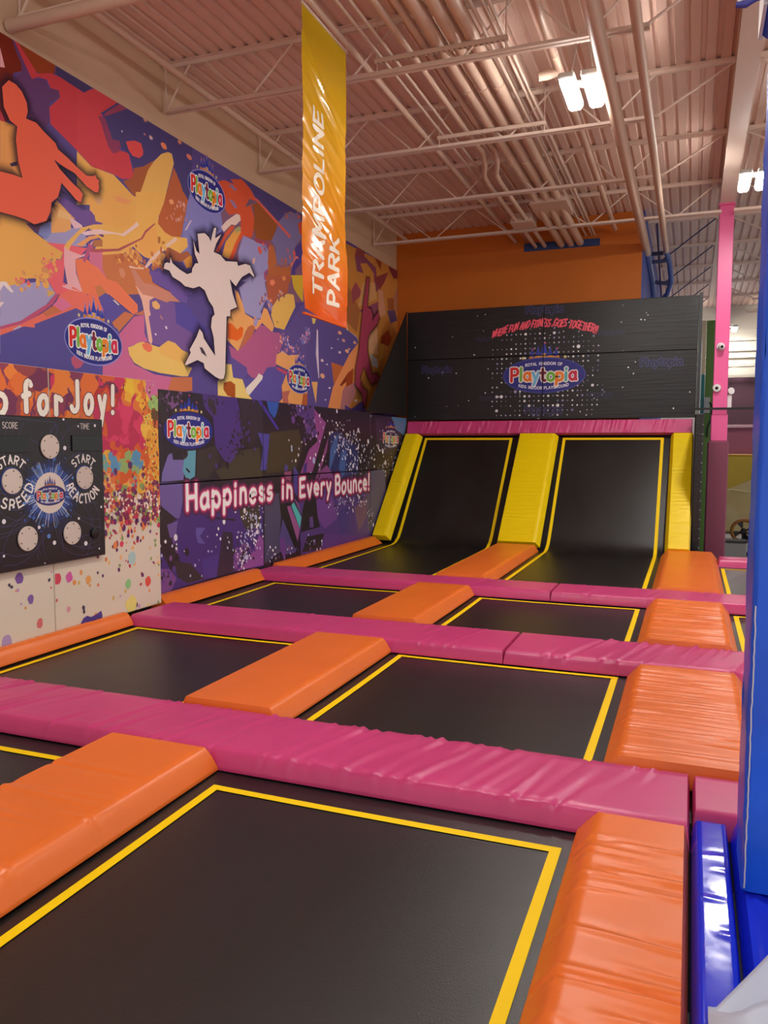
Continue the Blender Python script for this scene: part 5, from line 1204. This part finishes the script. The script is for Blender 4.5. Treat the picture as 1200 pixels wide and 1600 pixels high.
# ------------------------------------------------------------------ blue post and blue mats at the right
M_blue = mat('blue_vinyl_post', (22, 92, 226), .30, spec=.5, bump=((12, 12, 5), .35, .012), vary=((8, 8, 2), .12))
M_bluem = mat('glossy_blue_mat', (30, 50, 222), .12, spec=.6, bump=((4, 3, 4), .16, .02))
px0, px1, py0, py1 = .208, .52, 2.90, 3.20
t = thing('blue_post', 'tall blue padded post at the right edge', 'padded post', (.36, 3.06, .02))
def rbox(x0, x1, y0, y1, z0, z1, r, lean=0.0, n=6):
    ring = []
    for cx_, cy_, a in ((x1 - r, y1 - r, 0), (x0 + r, y1 - r, 90), (x0 + r, y0 + r, 180), (x1 - r, y0 + r, 270)):
        for k in range(n + 1):
            q = math.radians(a + 90 * k / n); ring.append((cx_ + r * math.cos(q), cy_ + r * math.sin(q)))
    m = len(ring); zs = np.linspace(z0, z1, 60); V = []
    rr = np.random.default_rng(2); ph = rr.uniform(0, 6, 8)
    for z in zs:
        for i, (x, y) in enumerate(ring):
            d = .0035 * math.sin(9 * z + ph[i % 8] + i) + .003 * math.sin(23 * z + 2 * i + ph[(i + 3) % 8])
            V.append((x + (x - (x0 + x1) / 2) * d * 4 + lean * (z - z0), y + d * .5, z))
    F = [(j * m + i, j * m + (i + 1) % m, (j + 1) * m + (i + 1) % m, (j + 1) * m + i) for j in range(len(zs) - 1) for i in range(m)]
    F += [tuple(range(m))[::-1], tuple((len(zs) - 1) * m + i for i in range(m))]
    return V, F
V, F = rbox(px0, px1, py0, py1, .02, 5.2, .022, lean=0.0)
mesh_obj('padding', V, F, M_blue, t, smooth=True)
mb = MB(); rr = random.Random(3)
mb.tube([(px0 + .012 + .0015 * rr.uniform(-1, 1), py0 + .001, z) for z in np.linspace(.03, 1.02, 40)], .0028, 5)
mb.build('white_seam', mat('worn_white_seam', (205, 205, 215), .5), t, label='worn white seam')
def mat_mesh(name, label, x0, x1, y0, y1, zt, th, cl, cr, seed, folds=(), n=10):
    V, F = pad_mesh(x0, x1, y0, y1, zt, th, cl, cr, .03, .03, 'y', n, .003, seed, .012, .012, p=2.2, puff=.0006)
    V = [(x, y, z + sum(h * math.exp(-((x - c) / w) ** 2) for c, h, w in folds)) for x, y, z in V]
    o = mesh_obj(name, V, F, M_bluem, smooth=True); return tag(o, label, 'floor mat', 'blue floor mats')
mat_mesh('blue_mat', 'narrow shiny blue mat between the lower right orange pad and the blue post', .048, .196, .2, 3.485, -.005, .09, .03, .02, 71, n=12)
mat_mesh('blue_mat', 'folded blue mat under the foot of the blue post', .202, 1.1, .2, 3.485, .005, .09, .03, .03, 72, folds=((.225, .006, .006), (.262, .008, .008), (.31, .006, .01)), n=6)
# blue fabric corner with its strap at the very top right
t = thing('blue_frame_cover', 'blue fabric corner with a pale strap at the top right corner', 'frame cover', (.3, 2.55, 2.7))
box('cover', mat('blue_fabric', (40, 84, 190), .6, bump=((60, 60, 60), .5, .004)), .150, .5, 2.40, 2.6, 2.712, 3.1, .012, parent=t)
box('edge_binding', mat('white_binding', (222, 216, 214), .5), .1405, .150, 2.40, 2.6, 2.716, 3.1, .002, parent=t)
MB().tube([(.155, 2.395, 2.745), (.12, 2.39, 2.752), (.092, 2.39, 2.742), (.078, 2.39, 2.728)], [.010, .010, .008, .006], 8).build('strap', mat('white_binding', (0, 0, 0)), t, smooth=True)
MB().tube([(.19, 2.392, 2.722), (.155, 2.388, 2.733), (.12, 2.386, 2.728), (.095, 2.386, 2.718), (.072, 2.386, 2.720)], [.006, .007, .008, .010, .007], 8).build('cord', mat('violet_blue_cord', (66, 66, 150), .4), t, smooth=True)
# folded white sheet in the bottom right corner
M_sheet = mat('white_sheet', (192, 203, 222), .45, bump=((10, 3, 10), .2, .006))
t = thing('white_sheet', 'folded white vinyl sheet lying on the blue mats, bottom right corner', 'vinyl sheet', (.3, 2.2, .03))
prof = [(x, 0) for x in (.62, .45, .32, .22, .15, .10, .06, .03)] + [(.022 - .022 * math.sin(a), 1 + .5 * (1 - math.cos(a)) - 1) for a in [math.pi * k / 8 for k in range(9)]] + [(x, 2) for x in (.03, .05, .08, .11, .15, .20, .26, .34, .45, .62)]
V = []; nn = len(prof); NY = 30
for j in range(NY + 1):
    q = j / NY
    for x, k in prof:
        f = min(1.0, k) if k < 2 else 1.0
        arch = .020 + .060 * math.sin(min(1, x / .12) * math.pi / 2)
        far0 = 2.235 + 1.95 * max(0, x - .02); far1 = 2.225 - .085 * math.sin(min(1, x / .075) * math.pi / 2) + .9 * max(0, x - .07)
        y = 1.40 + q * ((far0 if k == 0 else far0 + (far1 - far0) * f) - 1.40)
        z = .022 + (arch * f * (1 - .85 * q ** 3 * math.exp(-max(0, x) / .022)) if k else 0) + (.10 * max(0, x - .10) ** 1.5 if k == 0 else 0) + .002 * math.sin(30 * x) * f
        V.append((.091 + x, y, z))
F = [(j * nn + i, j * nn + i + 1, (j + 1) * nn + i + 1, (j + 1) * nn + i) for j in range(NY) for i in range(nn - 1)]
so = mesh_obj('sheet', V, F, M_sheet, t, smooth=True)
sm = so.modifiers.new('thickness', 'SOLIDIFY'); sm.thickness = .002

# ------------------------------------------------------------------ things on and beyond the pink column
M_cw = mat('white_plastic', (228, 224, 224), .35); M_ck = mat('dark_lens', (18, 18, 20), .15)
t = thing('security_camera', 'upper white dome camera on the pink column', 'security camera', (.40, 14.07, 3.185), 'security cameras on the pink column')
MB().lathe((.39, 14.075, 3.185), (0, -1, 0), [(0, .062), (.03, .062), (.035, .05), (.036, .001)], 20).build('base', M_cw, t)
MB().lathe((.395, 14.04, 3.185), (.10, -1, -.15), [(0, .045), (.03, .05), (.07, .046), (.09, .038), (.092, .001)], 20).build('head', M_cw, t, smooth=True)
MB().lathe((.405, 13.95, 3.171), (.10, -1, -.15), [(0, .024), (.012, .02), (.014, .001)], 14).build('lens', M_ck, t)
t = thing('security_camera', 'lower white dome camera on the pink column', 'security camera', (.35, 14.045, 2.52), 'security cameras on the pink column')
MB().lathe((.352, 14.078, 2.52), (0, -1, 0), [(0, .066), (.03, .066), (.05, .055), (.055, .001)], 22).build('base', M_cw, t, smooth=True)
MB().lathe((.352, 14.03, 2.52), (0, -1, 0), [(0, .028), (.02, .022), (.026, .001)], 14).build('lens', M_ck, t)
t = thing('emergency_light', 'white emergency light on the right side of the pink column', 'emergency light', (.545, 14.18, 2.2))
box('case', M_cw, .519, .585, 14.12, 14.24, 2.20, 2.41, .008, parent=t)
MB().lathe((.552, 14.14, 2.47), (.5, -1, .1), [(-.03, .03), (.0, .045), (.05, .055), (.055, .001)], 16).build('lamp_head', M_cw, t)
MB().tube([(.552, 14.18, 2.40), (.552, 14.16, 2.46)], .012, 8).build('neck', M_cw, t)
t = thing('cable_box', 'small pale cable box on the green panel left of the pink column', 'junction box', (.27, 19.8, 2.3))
box('body', M_grey, .245, .36, 19.83, 19.899, 2.35, 2.72, .01, parent=t)
MB().tube([(.36, 19.83, 2.6), (.42, 19.82, 2.5), (.40, 19.82, 2.2), (.33, 19.84, 2.02), (.33, 19.86, 1.8)], .02, 6).build('cable', M_frame, t)
# far corner: yellow pad under plastic, fan, crates
M_yf = mat('yellow_far_pad', (176, 150, 32), .45, vary=((1, 1, 1), .08))
t = thing('yellow_wall_pad', 'yellow wall pad under clear plastic, far right', 'wall panel', (1.9, 25.6, -.95))
box('padding', M_yf, .92, 3.0, 25.6, 25.80, -.95, 1.33, .03, parent=t)
box('top_edge', mat('yellow_pad_edge', (226, 172, 80), .5), .92, 3.0, 25.595, 25.80, 1.33, 1.37, .01, parent=t, label='orange-yellow top edge')
mp = bpy.data.materials.new('clear_plastic_film'); mp.use_nodes = True
nt = mp.node_tree; b = nt.nodes['Principled BSDF']; b.inputs['Base Color'].default_value = (.8, .8, .75, 1); b.inputs['Roughness'].default_value = .12; b.inputs['Alpha'].default_value = .22
t = thing('plastic_film', 'crumpled clear plastic film over the lower yellow wall pad', 'plastic film', (1.9, 25.55, -.9))
rr = np.random.default_rng(6); V = []; F = []; nx, nz = 26, 26
for j in range(nz + 1):
    for i in range(nx + 1):
        u, v = i / nx, j / nz; x = .92 + 2.0 * u; zt_ = .28 + .95 * u; z = -.92 + (zt_ + .92) * v
        V.append((x, 25.53 - .05 * abs(math.sin(9 * u * (1 - .5 * v) + 4 * v)) + rr.uniform(-.012, .012), z))
F = [(j * (nx + 1) + i, j * (nx + 1) + i + 1, (j + 1) * (nx + 1) + i + 1, (j + 1) * (nx + 1) + i) for j in range(nz) for i in range(nx)]
mesh_obj('film', V, F, mp, t, smooth=True)
MB().tube([(.92, 25.47, .28), (1.15, 25.46, .33), (1.6, 25.46, .27), (2.9, 25.46, .24)], .018, 6).build('gathered_fold', mat('plastic_fold', (190, 184, 140), .2), t, smooth=True)
t = thing('floor_fan', 'small dark fan with an amber ring, far right on the floor', 'fan', (1.22, 20.6, -1))
mb = MB(); c = (1.22, 20.55, -.42)
mb.tube([(c[0] + .26 * math.cos(a), c[1], c[2] + .26 * math.sin(a)) for a in [2 * math.pi * k / 28 for k in range(29)]], .04, 8)
mb.build('ring', mat('amber_plastic', (150, 98, 20), .4), t, smooth=True, label='amber ring')
MB().lathe((c[0], c[1] + .06, c[2]), (0, -1, 0), [(0, .06), (.10, .075), (.14, .05), (.141, .001)], 16).build('motor', M_frame, t)
mb = MB()
for k in range(4):
    a = k * math.pi / 2 + .4; mb.add([(c[0] + r * math.cos(a + d), c[1] + e, c[2] + r * math.sin(a + d)) for r, d, e in ((.06, -.2, .02), (.23, -.35, .03), (.23, .3, -.03), (.06, .2, -.02))], [(0, 1, 2, 3)])
mb.build('blade', M_frame, t)
MB().bar((1.22, 20.6, -.98), (1.22, 20.6, -.45), .07, .05).build('stand', M_frame, t); box('foot', M_frame, 1.05, 1.42, 20.45, 20.75, -1.0, -.93, .01, parent=t)
t = thing('equipment_crate', 'pale grey crate on the floor beside the far fan', 'crate', (1.0, 20.0, -1))
box('body', mat('grey_crate', (150, 150, 148), .5), .70, 1.25, 19.7, 20.2, -1.0, -.62, .02, parent=t); box('lid', mat('dark_crate_lid', (60, 60, 60), .5), .69, 1.26, 19.69, 20.21, -.62, -.57, .01, parent=t)
t = thing('equipment_crate', 'dark crate right of the pale crate near the far fan', 'crate', (1.5, 20.0, -1))
box('body', mat('dark_crate', (52, 50, 52), .5), 1.30, 1.75, 19.8, 20.2, -1.0, -.52, .02, parent=t); box('lid', mat('grey_crate', (0, 0, 0)), 1.29, 1.76, 19.79, 20.21, -.52, -.48, .01, parent=t)
# blue plate where the pipes pass through the orange wall
t = thing('pipe_opening', 'blue plate in the orange wall where the pipes pass through', 'wall plate', (-2.35, YB, 5.2))
V = [(-3.05, 5.205), (-1.665, 5.205), (-1.665, 5.335), (-3.05, 5.36)]
mesh_obj('plate', [(x, YB - .006, z) for x, z in V] + [(x, YB + .01, z) for x, z in V], [(0, 1, 2, 3), (7, 6, 5, 4), (0, 4, 5, 1), (1, 5, 6, 2), (2, 6, 7, 3), (3, 7, 4, 0)], mat('deep_blue_plate', (34, 60, 112), .5), t)
